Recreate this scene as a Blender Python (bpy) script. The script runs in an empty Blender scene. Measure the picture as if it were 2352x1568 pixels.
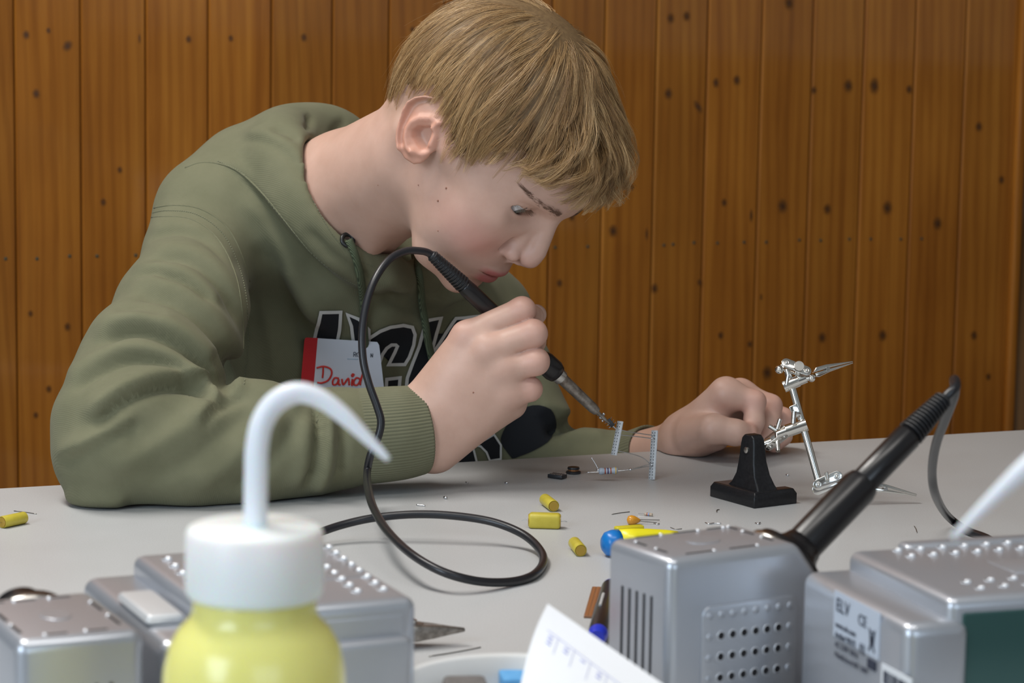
import bpy, bmesh, math, random
import numpy as np
from mathutils import Vector, Matrix
from mathutils.bvhtree import BVHTree

SC = bpy.context.scene
COL = SC.collection
random.seed(7)
RNG = np.random.default_rng(11)

# ---------------------------------------------------------------- camera
FPX = 6000.0                       # focal length in pixels of the 2352x1568 frame
CAM_H = 0.41                       # metres above the table top (table top is z = 0)
PITCH = math.radians(7.75)
ROLL = 0.0154
cam_data = bpy.data.cameras.new('camera')
cam = bpy.data.objects.new('camera', cam_data)
COL.objects.link(cam)
cam.matrix_world = (Matrix.Translation((0, 0, CAM_H)) @
                    Matrix.Rotation(math.pi / 2 - PITCH, 4, 'X') @ Matrix.Rotation(ROLL, 4, 'Z'))
cam_data.sensor_width = 36.0
cam_data.sensor_fit = 'HORIZONTAL'
cam_data.lens = 36.0 * FPX / 2352.0
cam_data.clip_start = 0.02
cam_data.dof.use_dof = True
cam_data.dof.focus_distance = 2.10
cam_data.dof.aperture_fstop = 13.0
SC.camera = cam

# ---------------------------------------------------------------- world, window light, exposure
world = bpy.data.worlds.new('world')
SC.world = world
world.use_nodes = True
wn = world.node_tree.nodes
wn['Background'].inputs[0].default_value = (0.80, 0.86, 1.0, 1)
wn['Background'].inputs[1].default_value = 0.05


def area(name, loc, target, sx, sy, power, color):
    d = bpy.data.lights.new(name, 'AREA')
    d.shape = 'RECTANGLE'
    d.size, d.size_y = sx, sy
    d.energy = power
    d.color = color
    o = bpy.data.objects.new(name, d)
    COL.objects.link(o)
    o.location = loc
    o.rotation_euler = (Vector(target) - Vector(loc)).to_track_quat('-Z', 'Y').to_euler()
    return o


# daylight entering through the windows behind and beside the photographer, and two ceiling lamps
area('window_light_rear', (1.02, -1.70, 1.05), (0.25, 1.0, 0.45), 1.9, 1.15, 20, (0.70, 0.85, 1.0))
area('window_light_side', (-1.80, -0.35, 0.95), (-0.1, 1.9, 0.15), 1.4, 1.15, 42, (0.72, 0.86, 1.0))
area('ceiling_lamp_light', (-0.85, 1.95, 1.80), (-0.75, 2.0, 0.0), 1.2, 0.35, 30, (1.0, 0.96, 0.91))
area('ceiling_lamp_light', (0.10, 0.95, 1.80), (0.10, 1.0, 0.0), 1.2, 0.35, 9, (1.0, 0.96, 0.91))

SC.view_settings.view_transform = 'Standard'
SC.view_settings.look = 'None'
SC.view_settings.gamma = 1.0
SC.view_settings.use_curve_mapping = False
SC.view_settings.exposure = 0.05

# ---------------------------------------------------------------- pixel -> space
CM = np.array(cam.matrix_world.to_3x3())
C0 = np.array([0, 0, CAM_H])


def ray(u, v):
    return CM @ np.array([(u - 1176) / FPX, -(v - 784) / FPX, -1.0])


def Wp(u, v, d):
    return C0 + ray(u, v) * d


def on_z(u, v, z=0.0):
    r = ray(u, v)
    return C0 + r * ((z - CAM_H) / r[2])


def proj(P):
    q = (np.asarray(P, float) - C0) @ CM
    return np.stack([1176 + FPX * q[..., 0] / -q[..., 2], 784 - FPX * q[..., 1] / -q[..., 2], -q[..., 2]], -1)


# ---------------------------------------------------------------- scene graph helpers
def link(o, parent=None):
    COL.objects.link(o)
    if parent is not None:
        o.parent = parent
    return o


def thing(name, label, cat, loc=(0, 0, 0), rotz=0.0, group=None):
    o = bpy.data.objects.new(name, None)
    o.empty_display_size = 0.02
    COL.objects.link(o)
    o.location = loc
    o.rotation_euler = (0, 0, rotz)
    o['label'] = label
    o['category'] = cat
    if group:
        o['group'] = group
    return o


def tag(o, label, cat, group=None):
    o['label'] = label
    o['category'] = cat
    if group:
        o['group'] = group
    return o


def smooth(me, on=True):
    me.polygons.foreach_set('use_smooth', np.full(len(me.polygons), on))


def obj(name, me, mat, parent=None, shade=None):
    if mat is not None:
        me.materials.clear()
        me.materials.append(mat)
    if shade is not None:
        smooth(me, shade)
    return link(bpy.data.objects.new(name, me), parent)


def np_mesh(name, V, F):
    """fast mesh from vertex array and uniform face array"""
    V = np.asarray(V, np.float32)
    F = np.asarray(F, np.int32)
    me = bpy.data.meshes.new(name)
    me.vertices.add(len(V))
    me.vertices.foreach_set('co', V.ravel())
    k = F.shape[1]
    me.loops.add(F.size)
    me.loops.foreach_set('vertex_index', F.ravel())
    me.polygons.add(len(F))
    me.polygons.foreach_set('loop_start', np.arange(0, F.size, k, dtype=np.int32))
    me.update(calc_edges=True)
    return me


def bm_mesh(bm, name='mesh'):
    bmesh.ops.recalc_face_normals(bm, faces=bm.faces)
    me = bpy.data.meshes.new(name)
    bm.to_mesh(me)
    bm.free()
    return me


class MB:
    """collects shapes into one mesh"""

    def __init__(s):
        s.v, s.f = [], []

    def add(s, V, F):
        o = len(s.v)
        s.v += [tuple(map(float, p)) for p in V]
        s.f += [tuple(i + o for i in f) for f in F]
        return s

    def box(s, lo, hi, M=None):
        P = [(x, y, z) for z in (lo[2], hi[2]) for y in (lo[1], hi[1]) for x in (lo[0], hi[0])]
        if M is not None:
            P = [M @ Vector(p) for p in P]
        return s.add(P, [(0, 2, 3, 1), (4, 5, 7, 6), (0, 1, 5, 4), (2, 6, 7, 3), (0, 4, 6, 2), (1, 3, 7, 5)])

    def tube(s, pts, r, n=8, caps=True, flat=1.0):
        V, F = tube_arrays(pts, r, n, flat)
        m = len(pts)
        F = [tuple(f) for f in F]
        if caps:
            F += [tuple(range(n))[::-1], tuple((m - 1) * n + i for i in range(n))]
        return s.add(V, F)

    def lathe(s, prof, n=32, M=None):
        """prof: (r, z) list, around z"""
        V, F = [], []
        for r, z in prof:
            for i in range(n):
                a = 2 * math.pi * i / n
                V.append(Vector((r * math.cos(a), r * math.sin(a), z)))
        if M is not None:
            V = [M @ p for p in V]
        for j in range(len(prof) - 1):
            for i in range(n):
                F.append((j * n + i, j * n + (i + 1) % n, (j + 1) * n + (i + 1) % n, (j + 1) * n + i))
        F += [tuple(range(n))[::-1], tuple((len(prof) - 1) * n + i for i in range(n))]
        return s.add(V, F)

    def prism(s, poly, z0, z1, M=None):
        n = len(poly)
        V = [Vector((x, y, z0)) for x, y in poly] + [Vector((x, y, z1)) for x, y in poly]
        if M is not None:
            V = [M @ p for p in V]
        F = [tuple(range(n))[::-1], tuple(range(n, 2 * n))]
        F += [(i, (i + 1) % n, n + (i + 1) % n, n + i) for i in range(n)]
        return s.add(V, F)

    def sphere(s, c, r, n=12, m=8):
        r = np.broadcast_to(np.asarray(r, float), (3,))
        V = [(c[0], c[1], c[2] - r[2])]
        for j in range(1, m):
            t = math.pi * j / m
            for i in range(n):
                a = 2 * math.pi * i / n
                V.append((c[0] + r[0] * math.sin(t) * math.cos(a), c[1] + r[1] * math.sin(t) * math.sin(a), c[2] - r[2] * math.cos(t)))
        V.append((c[0], c[1], c[2] + r[2]))
        F = [(0, 1 + (i + 1) % n, 1 + i) for i in range(n)]
        for j in range(m - 2):
            for i in range(n):
                F.append((1 + j * n + i, 1 + j * n + (i + 1) % n, 1 + (j + 1) * n + (i + 1) % n, 1 + (j + 1) * n + i))
        L = len(V) - 1
        F += [(L, 1 + (m - 2) * n + i, 1 + (m - 2) * n + (i + 1) % n) for i in range(n)]
        return s.add(V, F)

    def mesh(s, name='mesh', bevel=0.0, seg=2, angle=30):
        me = bpy.data.meshes.new(name)
        me.from_pydata(s.v, [], s.f)
        bm = bmesh.new()
        bm.from_mesh(me)
        bmesh.ops.recalc_face_normals(bm, faces=bm.faces)
        if bevel > 0:
            ed = [e for e in bm.edges if len(e.link_faces) == 2 and e.calc_face_angle(0) > math.radians(angle)]
            bmesh.ops.bevel(bm, geom=ed, offset=bevel, segments=seg, affect='EDGES', profile=0.5, clamp_overlap=True)
        bm.to_mesh(me)
        bm.free()
        return me

    def build(s, name, mat, parent=None, bevel=0.0, seg=2, shade=False, angle=30):
        me = s.mesh(name, bevel, seg, angle)
        o = obj(name, me, mat, parent)
        if shade or bevel:
            smooth(me)
            if not shade or shade == 'auto':
                me.set_sharp_from_angle(angle=math.radians(40)) if bevel == 0 else None
        return o


def tube_arrays(pts, r, n=8, flat=1.0):
    P = np.asarray(pts, float)
    m = len(P)
    R = np.broadcast_to(np.asarray(r, float), (m,))
    T = np.gradient(P, axis=0)
    T /= np.linalg.norm(T, axis=1)[:, None] + 1e-12
    up = np.array([0, 0, 1.0]) if abs(T[0][2]) < 0.9 else np.array([1.0, 0, 0])
    N = np.zeros_like(P)
    v = np.cross(T[0], up)
    v /= np.linalg.norm(v) + 1e-12
    for i in range(m):
        v = v - T[i] * (v @ T[i])
        v /= np.linalg.norm(v) + 1e-12
        N[i] = v
    B = np.cross(T, N)
    a = 2 * np.pi * np.arange(n) / n
    V = P[:, None, :] + R[:, None, None] * (np.cos(a)[None, :, None] * N[:, None, :] + flat * np.sin(a)[None, :, None] * B[:, None, :])
    i = np.arange(n)
    F = []
    for j in range(m - 1):
        F += list(zip(j * n + i, j * n + (i + 1) % n, (j + 1) * n + (i + 1) % n, (j + 1) * n + i))
    return V.reshape(-1, 3), F


def catmull(P, k=8, closed=False):
    P = np.asarray(P, float)
    Q = np.vstack([2 * P[0] - P[1], P, 2 * P[-1] - P[-2]])
    out = []
    for i in range(1, len(Q) - 2):
        p0, p1, p2, p3 = Q[i - 1], Q[i], Q[i + 1], Q[i + 2]
        for t in np.linspace(0, 1, k, endpoint=False):
            out.append(0.5 * (2 * p1 + (p2 - p0) * t + (2 * p0 - 5 * p1 + 4 * p2 - p3) * t ** 2 + (3 * p1 - p0 - 3 * p2 + p3) * t ** 3))
    out.append(Q[-2])
    return np.array(out)


def frame_to(a, b):
    """matrix whose z axis runs from a to b, origin a"""
    a, b = Vector(a), Vector(b)
    q = (b - a).to_track_quat('Z', 'Y')
    return Matrix.Translation(a) @ q.to_matrix().to_4x4()


def axes_matrix(o, x, y, z):
    M = Matrix.Identity(4)
    for i, a in enumerate((x, y, z)):
        for j in range(3):
            M[j][i] = float(a[j])
    for j in range(3):
        M[j][3] = float(o[j])
    return M


# ---------------------------------------------------------------- signed distance modelling
def smin(a, b, k):
    h = np.clip(0.5 + 0.5 * (b - a) / k, 0, 1)
    return b + (a - b) * h - k * h * (1 - h)


def smax(a, b, k):
    return -smin(-a, -b, k)


def ell(p, c, r):
    q = p - np.asarray(c, p.dtype)
    r = np.asarray(r, p.dtype)
    k0 = np.sqrt(((q / r) ** 2).sum(-1))
    k1 = np.sqrt(((q / (r * r)) ** 2).sum(-1)) + 1e-9
    return k0 * (k0 - 1) / k1


def sph(p, c, r):
    q = p - np.asarray(c, p.dtype)
    return np.sqrt(np.einsum('ij,ij->i', q, q)) - p.dtype.type(r)


def cone(p, a, b, ra, rb):
    a = np.asarray(a, p.dtype)
    ba = np.asarray(b, p.dtype) - a
    pa = p - a
    h = np.clip((pa @ ba) / (ba @ ba), 0, 1)
    q = pa - h[:, None] * ba
    return np.sqrt(np.einsum('ij,ij->i', q, q)) - (p.dtype.type(ra) + p.dtype.type(rb - ra) * h)


def chain(p, pts, rad, k):
    d = None
    for i in range(len(pts) - 1):
        c = cone(p, pts[i], pts[i + 1], rad[i], rad[i + 1])
        d = c if d is None else smin(d, c, k)
    return d


def poly2d(x, z, poly):
    """signed distance to a closed polygon, negative inside"""
    poly = np.asarray(poly, float)
    d = np.full(x.shape, 1e9)
    s = np.ones(x.shape)
    n = len(poly)
    for i in range(n):
        a, b = poly[i], poly[(i + 1) % n]
        e = b - a
        wx, wz = x - a[0], z - a[1]
        t = np.clip((wx * e[0] + wz * e[1]) / (e @ e + 1e-12), 0, 1)
        d = np.minimum(d, (wx - e[0] * t) ** 2 + (wz - e[1] * t) ** 2)
        c1 = z >= a[1]
        c2 = z < b[1]
        c3 = e[0] * wz > e[1] * wx
        s = np.where((c1 & c2 & c3) | (~c1 & ~c2 & ~c3), -s, s)
    return s * np.sqrt(d)


def line2d(x, z, pts):
    """distance to an open polyline and the parameter along it"""
    pts = np.asarray(pts, float)
    d = np.full(x.shape, 1e9)
    t_ = np.zeros(x.shape)
    sg = np.zeros(x.shape)
    L = np.concatenate([[0], np.cumsum(np.linalg.norm(np.diff(pts, axis=0), axis=1))])
    for i in range(len(pts) - 1):
        a, e = pts[i], pts[i + 1] - pts[i]
        wx, wz = x - a[0], z - a[1]
        t = np.clip((wx * e[0] + wz * e[1]) / (e @ e + 1e-12), 0, 1)
        dd = np.hypot(wx - e[0] * t, wz - e[1] * t)
        m = dd < d
        d = np.where(m, dd, d)
        t_ = np.where(m, (L[i] + t * (L[i + 1] - L[i])) / L[-1], t_)
        sg = np.where(m, np.sign(e[0] * wz - e[1] * wx), sg)
    return d, t_, sg


def surface_nets(fn, lo, hi, h, B=8, margin=1.6, project=1):
    lo = np.asarray(lo, float)
    nb = np.ceil((np.asarray(hi) - lo) / (h * B)).astype(int)
    n = nb * B + 1
    val = np.full(n, np.nan, np.float32)
    bi = np.stack(np.meshgrid(*[np.arange(k) for k in nb], indexing='ij'), -1).reshape(-1, 3)
    ctr = lo + (bi + 0.5) * B * h
    dc = fn(ctr)
    near = np.abs(dc) < B * h * 0.87 * margin
    # fill far blocks with their sign
    fill = np.where(dc > 0, 1.0, -1.0).astype(np.float32).reshape(nb)
    up = np.repeat(np.repeat(np.repeat(fill, B, 0), B, 1), B, 2)
    val[:-1, :-1, :-1] = up
    for ax in range(3):
        s = [slice(None)] * 3
        s2 = [slice(None)] * 3
        s[ax], s2[ax] = -1, -2
        val[tuple(s)] = val[tuple(s2)]
    val[np.isnan(val)] = 1.0
    off = np.stack(np.meshgrid(*[np.arange(B + 1)] * 3, indexing='ij'), -1).reshape(-1, 3)
    nbk = bi[near]
    for s in range(0, len(nbk), 90):
        idx = (nbk[s:s + 90, None, :] * B + off[None]).reshape(-1, 3)
        val[idx[:, 0], idx[:, 1], idx[:, 2]] = fn((lo + idx * h).astype(np.float32))
    inside = val < 0
    c = np.zeros(n - 1, np.int8)
    for dx in (0, 1):
        for dy in (0, 1):
            for dz in (0, 1):
                c += inside[dx:n[0] - 1 + dx, dy:n[1] - 1 + dy, dz:n[2] - 1 + dz]
    act = (c > 0) & (c < 8)
    ai = np.argwhere(act)
    ids = np.full(n - 1, -1, np.int32)
    ids[act] = np.arange(len(ai))
    acc = np.zeros((len(ai), 3))
    cnt = np.zeros(len(ai))
    for ax in range(3):
        o1, o2 = [a for a in range(3) if a != ax]
        for i in (0, 1):
            for j in (0, 1):
                A = ai.copy()
                A[:, o1] += i
                A[:, o2] += j
                Bq = A.copy()
                Bq[:, ax] += 1
                va = val[A[:, 0], A[:, 1], A[:, 2]].astype(float)
                vb = val[Bq[:, 0], Bq[:, 1], Bq[:, 2]].astype(float)
                m = (va < 0) != (vb < 0)
                t = np.where(m, va / np.where(m, va - vb, 1), 0)
                P = A.astype(float)
                P[:, ax] += t
                acc[m] += P[m]
                cnt[m] += 1
    V = lo + acc / cnt[:, None] * h
    F = []
    for ax in range(3):
        o1, o2 = [(1, 2), (2, 0), (0, 1)][ax]
        s1 = [slice(None)] * 3
        s2 = [slice(None)] * 3
        s1[ax] = slice(0, -1)
        s2[ax] = slice(1, None)
        a, b = inside[tuple(s1)], inside[tuple(s2)]
        e = np.argwhere(a != b)
        ok = (e[:, o1] > 0) & (e[:, o2] > 0) & (e[:, o1] < n[o1] - 1) & (e[:, o2] < n[o2] - 1)
        e = e[ok]
        sg = a[e[:, 0], e[:, 1], e[:, 2]]
        q = []
        for d1, d2 in ((-1, -1), (0, -1), (0, 0), (-1, 0)):
            g = e.copy()
            g[:, o1] += d1
            g[:, o2] += d2
            q.append(ids[g[:, 0], g[:, 1], g[:, 2]])
        q = np.stack(q, 1)
        q[~sg] = q[~sg][:, ::-1]
        F.append(q)
    F = np.vstack(F)
    F = F[(F >= 0).all(1)]
    for s in range(0, len(V), 40000) if project else ():
        e = h * 0.35
        W = V[s:s + 40000]
        d0 = fn(W)
        G = np.stack([(fn(W + np.eye(3)[i] * e) - fn(W - np.eye(3)[i] * e)) / (2 * e) for i in range(3)], -1)
        V[s:s + 40000] = W - G * np.clip(d0 / ((G ** 2).sum(-1) + 1e-6), -h, h)[:, None]
    return V, F


def relax(V, F, it=2, w=0.5):
    n = len(V)
    a = F.ravel()
    b = np.roll(F, -1, 1).ravel()
    deg = np.bincount(a, minlength=n) + np.bincount(b, minlength=n)
    for _ in range(it):
        S = np.zeros_like(V)
        for k in range(3):
            S[:, k] = np.bincount(a, V[b, k], n) + np.bincount(b, V[a, k], n)
        V = V * (1 - w) + w * S / np.maximum(deg, 1)[:, None]
    return V


def vnormals(V, F):
    N = np.zeros_like(V)
    fn = np.cross(V[F[:, 2]] - V[F[:, 0]], V[F[:, 3]] - V[F[:, 1]])
    for i in range(4):
        for k in range(3):
            N[:, k] += np.bincount(F[:, i], fn[:, k], len(V))
    return N / (np.linalg.norm(N, axis=1)[:, None] + 1e-12)


# ---------------------------------------------------------------- materials
def mat(name, color, rough=0.5, metal=0.0, **kw):
    m = bpy.data.materials.new(name)
    m.use_nodes = True
    b = m.node_tree.nodes['Principled BSDF']
    b.inputs['Base Color'].default_value = (*color, 1)
    b.inputs['Roughness'].default_value = rough
    b.inputs['Metallic'].default_value = metal
    for k, v in kw.items():
        b.inputs[k.replace('_', ' ')].default_value = v
    return m


def nd(m, t, **kw):
    n = m.node_tree.nodes.new(t)
    for k, v in kw.items():
        setattr(n, k, v)
    return n


def lk(m, a, b):
    m.node_tree.links.new(a, b)


def bsdf(m):
    return m.node_tree.nodes['Principled BSDF']


def noise(m, scale, detail=3, rough=0.55, vec=None, dist=0.0):
    n = nd(m, 'ShaderNodeTexNoise')
    n.inputs['Scale'].default_value = scale
    n.inputs['Detail'].default_value = detail
    n.inputs['Roughness'].default_value = rough
    n.inputs['Distortion'].default_value = dist
    if vec is not None:
        lk(m, vec, n.inputs['Vector'])
    return n


def objco(m, scale=(1, 1, 1)):
    t = nd(m, 'ShaderNodeTexCoord')
    mp = nd(m, 'ShaderNodeMapping')
    mp.inputs['Scale'].default_value = scale
    lk(m, t.outputs['Object'], mp.inputs['Vector'])
    return mp.outputs['Vector']


def ramp(m, fac, stops):
    r = nd(m, 'ShaderNodeValToRGB')
    e = r.color_ramp.elements
    while len(e) < len(stops):
        e.new(0.5)
    for i, (p, c) in enumerate(stops):
        e[i].position = p
        e[i].color = (*c, 1) if len(c) == 3 else c
    lk(m, fac, r.inputs['Fac'])
    return r


def bump(m, h, strength=0.3, dist=0.001, normal=None):
    b = nd(m, 'ShaderNodeBump')
    b.inputs['Strength'].default_value = strength
    b.inputs['Distance'].default_value = dist
    lk(m, h, b.inputs['Height'])
    if normal is not None:
        lk(m, normal, b.inputs['Normal'])
    lk(m, b.outputs['Normal'], bsdf(m).inputs['Normal'])
    return b


def speckled(name, c1, c2, scale, rough=0.5, metal=0.0, bumpv=0.0, bdist=0.0005, **kw):
    m = mat(name, c1, rough, metal, **kw)
    v = objco(m)
    n = noise(m, scale, 4, 0.6, v)
    r = ramp(m, n.outputs['Fac'], [(0.3, c1), (0.7, c2)])
    lk(m, r.outputs['Color'], bsdf(m).inputs['Base Color'])
    if bumpv:
        bump(m, n.outputs['Fac'], bumpv, bdist)
    return m

# ================================================================ the room
WA = math.radians(22.0)
WT = np.array([math.cos(WA), math.sin(WA), 0.0])         # along wall and table edge
WN = np.array([math.sin(WA), -math.cos(WA), 0.0])        # out of the wall, towards the room
WP0 = np.array([0.0, 3.35, 0.0])
FLOOR_Z, CEIL_Z = -0.75, 1.85


def on_wall(u, v):
    r = ray(u, v)
    return C0 + r * (((WP0 - C0) @ WN) / (r @ WN))


def wood_mat(name, dark, mid, light, rough=0.5):
    m = mat(name, mid, rough, Coat_Weight=0.8, Coat_Roughness=0.07, Specular_IOR_Level=0.15)
    t = nd(m, 'ShaderNodeTexCoord')
    oi = nd(m, 'ShaderNodeObjectInfo')
    off = nd(m, 'ShaderNodeVectorMath', operation='SCALE')
    cx = nd(m, 'ShaderNodeCombineXYZ')
    lk(m, oi.outputs['Random'], cx.inputs[0])
    lk(m, oi.outputs['Random'], cx.inputs[2])
    lk(m, cx.outputs[0], off.inputs[0])
    off.inputs['Scale'].default_value = 37.0
    ad = nd(m, 'ShaderNodeVectorMath', operation='ADD')
    lk(m, t.outputs['Object'], ad.inputs[0])
    lk(m, off.outputs[0], ad.inputs[1])
    mp = nd(m, 'ShaderNodeMapping')
    mp.inputs['Scale'].default_value = (34, 34, 1.6)
    lk(m, ad.outputs[0], mp.inputs['Vector'])
    n1 = noise(m, 1.0, 5, 0.6, mp.outputs[0], 0.6)
    mp2 = nd(m, 'ShaderNodeMapping')
    mp2.inputs['Scale'].default_value = (9, 9, 1.1)
    lk(m, ad.outputs[0], mp2.inputs['Vector'])
    w = nd(m, 'ShaderNodeTexWave', wave_type='RINGS', rings_direction='Y')
    w.inputs['Scale'].default_value = 2.3
    w.inputs['Distortion'].default_value = 5.0
    w.inputs['Detail'].default_value = 2
    w.inputs['Detail Scale'].default_value = 0.9
    lk(m, mp2.outputs[0], w.inputs['Vector'])
    n3 = noise(m, 5.0, 3, 0.5, ad.outputs[0])
    r = ramp(m, n1.outputs['Fac'], [(0.25, dark), (0.5, mid), (0.75, light)])
    mx = nd(m, 'ShaderNodeMix', data_type='RGBA', blend_type='MULTIPLY')
    mx.inputs['Factor'].default_value = 0.30
    lk(m, r.outputs['Color'], mx.inputs[6])
    rw = ramp(m, w.outputs['Fac'], [(0.15, (0.55, 0.45, 0.36)), (0.6, (1, 1, 1))])
    lk(m, rw.outputs['Color'], mx.inputs[7])
    mx2 = nd(m, 'ShaderNodeMix', data_type='RGBA', blend_type='MULTIPLY')
    mx2.inputs['Factor'].default_value = 0.55
    rn = ramp(m, n3.outputs['Fac'], [(0.3, (0.80, 0.74, 0.66)), (0.65, (1.08, 1.08, 1.02))])
    lk(m, mx.outputs[2], mx2.inputs[6])
    lk(m, rn.outputs['Color'], mx2.inputs[7])
    hv = nd(m, 'ShaderNodeHueSaturation')
    mr = nd(m, 'ShaderNodeMapRange')
    mr.inputs[3].default_value = 0.82
    mr.inputs[4].default_value = 1.16
    lk(m, oi.outputs['Random'], mr.inputs[0])
    lk(m, mr.outputs[0], hv.inputs['Value'])
    lk(m, mx2.outputs[2], hv.inputs['Color'])
    lk(m, hv.outputs[0], bsdf(m).inputs['Base Color'])
    bump(m, n1.outputs['Fac'], 0.12, 0.0008)
    return m


M_PLANK = wood_mat('varnished_pine', (0.235, 0.077, 0.009), (0.325, 0.118, 0.015), (0.405, 0.163, 0.023))
M_BACK = mat('dark_gap_board', (0.05, 0.022, 0.008), 0.8)
M_KNOT = mat('pine_knot', (0.045, 0.016, 0.006), 0.4)
_t = nd(M_KNOT, 'ShaderNodeTexCoord')
_n = noise(M_KNOT, 2.5, 2, 0.5, _t.outputs['Object'])
_v = nd(M_KNOT, 'ShaderNodeVectorMath', operation='LENGTH')
lk(M_KNOT, _t.outputs['Object'], _v.inputs[0])
_a = nd(M_KNOT, 'ShaderNodeMath', operation='MULTIPLY_ADD')
lk(M_KNOT, _n.outputs['Fac'], _a.inputs[0])
_a.inputs[1].default_value = 0.35
lk(M_KNOT, _v.outputs['Value'], _a.inputs[2])
_r = ramp(M_KNOT, _a.outputs[0], [(0.25, (0.050, 0.018, 0.006)), (0.55, (0.13, 0.048, 0.010)), (1.0, (0.27, 0.10, 0.016))])
lk(M_KNOT, _r.outputs['Color'], bsdf(M_KNOT).inputs['Base Color'])
_r2 = ramp(M_KNOT, _a.outputs[0], [(0.30, (1, 1, 1)), (1.05, (0, 0, 0))])
lk(M_KNOT, _r2.outputs['Color'], bsdf(M_KNOT).inputs['Alpha'])
M_NAIL = mat('nail_head', (0.10, 0.095, 0.06), 0.45, 0.6)

PLANK_T = 0.016


def plank_mesh(w, h):
    """a board with chamfered long edges; local x across, y out of the wall, z up from its base"""
    g, c, d = 0.0004, 0.0022, 0.0026
    prof = [(g, 0), (g, PLANK_T - d), (g + c, PLANK_T), (w - c - g, PLANK_T), (w - g, PLANK_T - d), (w - g, 0)]
    mb = MB()
    n = len(prof)
    V = [(x, y, 0) for x, y in prof] + [(x, y, h) for x, y in prof]
    F = [tuple(range(n)), tuple(range(n, 2 * n))] + [(i, (i + 1) % n, n + (i + 1) % n, n + i) for i in range(n)]
    mb.add(V, F)
    return mb.mesh('plank')


s_edges = [0.6142]
for w in (0.0793, 0.0795, 0.0777, 0.0800, 0.0786, 0.0741, *[0.4426 / 6] * 6, 0.0799, 0.0763, 0.0779, 0.0792, 0.0792, 0.084):
    s_edges.append(s_edges[-1] + w)
for _ in range(5):
    s_edges.insert(0, s_edges[0] - 0.0785)
wall_back = thing('wall_back', 'tall wall of orange varnished pine planks with dark knots', 'wall', (0, 0, 0))
del wall_back['category']
wall_back['kind'] = 'structure'
base_off = WP0 @ WN
WROT = axes_matrix((0, 0, 0), WT, WN, (0, 0, 1))


def wall_mat4(s, out, z):
    p = WT * s + WN * (base_off + out)
    return axes_matrix((p[0], p[1], z), WT, WN, (0, 0, 1))


planks = []
for i in range(len(s_edges) - 1):
    a, b = s_edges[i], s_edges[i + 1]
    o = obj('plank', plank_mesh(b - a, CEIL_Z - FLOOR_Z), M_PLANK, wall_back)
    o.matrix_world = wall_mat4(a, -PLANK_T, FLOOR_Z)
    planks.append((a, b, o))
mb = MB()
mb.box((s_edges[0] - 0.02, -PLANK_T - 0.02, 0), (s_edges[-1] + 0.25, -PLANK_T - 0.001, CEIL_Z - FLOOR_Z))
o = mb.build('backing_board', M_BACK, wall_back)
o.matrix_world = wall_mat4(0, 0, FLOOR_Z)

# knots and nails: small ovals set into the board they belong to
_bm = bmesh.new()
bmesh.ops.create_circle(_bm, cap_ends=True, radius=1.0, segments=20)
KNOT_ME = bm_mesh(_bm, 'knot')
_m = MB()
_m.lathe([(0.001, 0.4), (0.8, 0.35), (1.0, 0.0)][::-1], 10)
NAIL_ME = _m.mesh('nail')


def wall_dot(name, me, mt, u, v, rx, rz, rot=0.0, out=0.0004):
    p = on_wall(u, v)
    s = p @ WT
    for a, b, o in planks:
        if a <= s < b:
            k = obj(name, me, mt, o)
            rx_ = min(rx, (s - a - 0.006) if s - a > 0.008 else rx, (b - s - 0.006) if b - s > 0.008 else rx)
            rx_ = max(rx_, 0.0022)
            M = wall_mat4(s, out, p[2]) @ Matrix.Rotation(rot, 4, 'Y') @ Matrix.Rotation(-math.pi / 2, 4, 'X')
            k.matrix_parent_inverse = o.matrix_world.inverted()
            k.matrix_world = M @ Matrix.Diagonal((rx_, rz, min(rx_, rz) if name == 'knot' else 0.002, 1))
            return


KN = [(60, 80, 10), (111, 70, 7), (155, 105, 13, 0.7), (83, 215, 11), (320, 88, 11), (433, 90, 9), (530, 88, 8), (698, 86, 10),
      (275, 390, 8), (237, 464, 9), (500, 318, 9), (410, 390, 7), (947, 68, 8), (70, 720, 8), (155, 750, 10), (112, 893, 9),
      (82, 953, 8), (1540, 42, 10), (1577, 37, 10), (1812, 7, 13), (1535, 215, 11), (1603, 245, 14, -0.6), (1644, 190, 10),
      (1692, 184, 10), (1869, 207, 8), (1948, 197, 13), (2008, 197, 16), (2088, 205, 9), (2248, 291, 10), (1663, 465, 8),
      (1725, 495, 13), (1797, 473, 14), (1900, 480, 11), (2038, 477, 14), (2153, 513, 13), (1408, 530, 12),
      (1485, 537, 12), (1503, 662, 10), (1655, 770, 8), (1722, 790, 7), (1762, 856, 14), (1888, 775, 11), (2027, 770, 12),
      (2237, 770, 10), (1748, 682, 7), (1607, 648, 7), (2270, 865, 8), (1313, 498, 8), (1285, 650, 8), (2300, 413, 9)]
for k in KN:
    r = k[2] * (0.00062 if k[0] < 1000 else 0.00080)
    wall_dot('knot', KNOT_ME, M_KNOT, k[0], k[1], r, r * 1.25, k[3] if len(k) > 3 else 0.0)
for u, v in [(13, 594), (85, 594), (160, 588), (223, 588), (312, 586), (1275, 568), (1350, 566), (1525, 563), (1546, 561), (1594, 557),
             (1648, 558), (1709, 556), (1760, 556), (1836, 551), (1885, 552), (1951, 549), (2000, 549), (2069, 549), (2117, 548)]:
    wall_dot('nail', NAIL_ME, M_NAIL, u, v, 0.0024, 0.0024, out=-0.0002)

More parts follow.
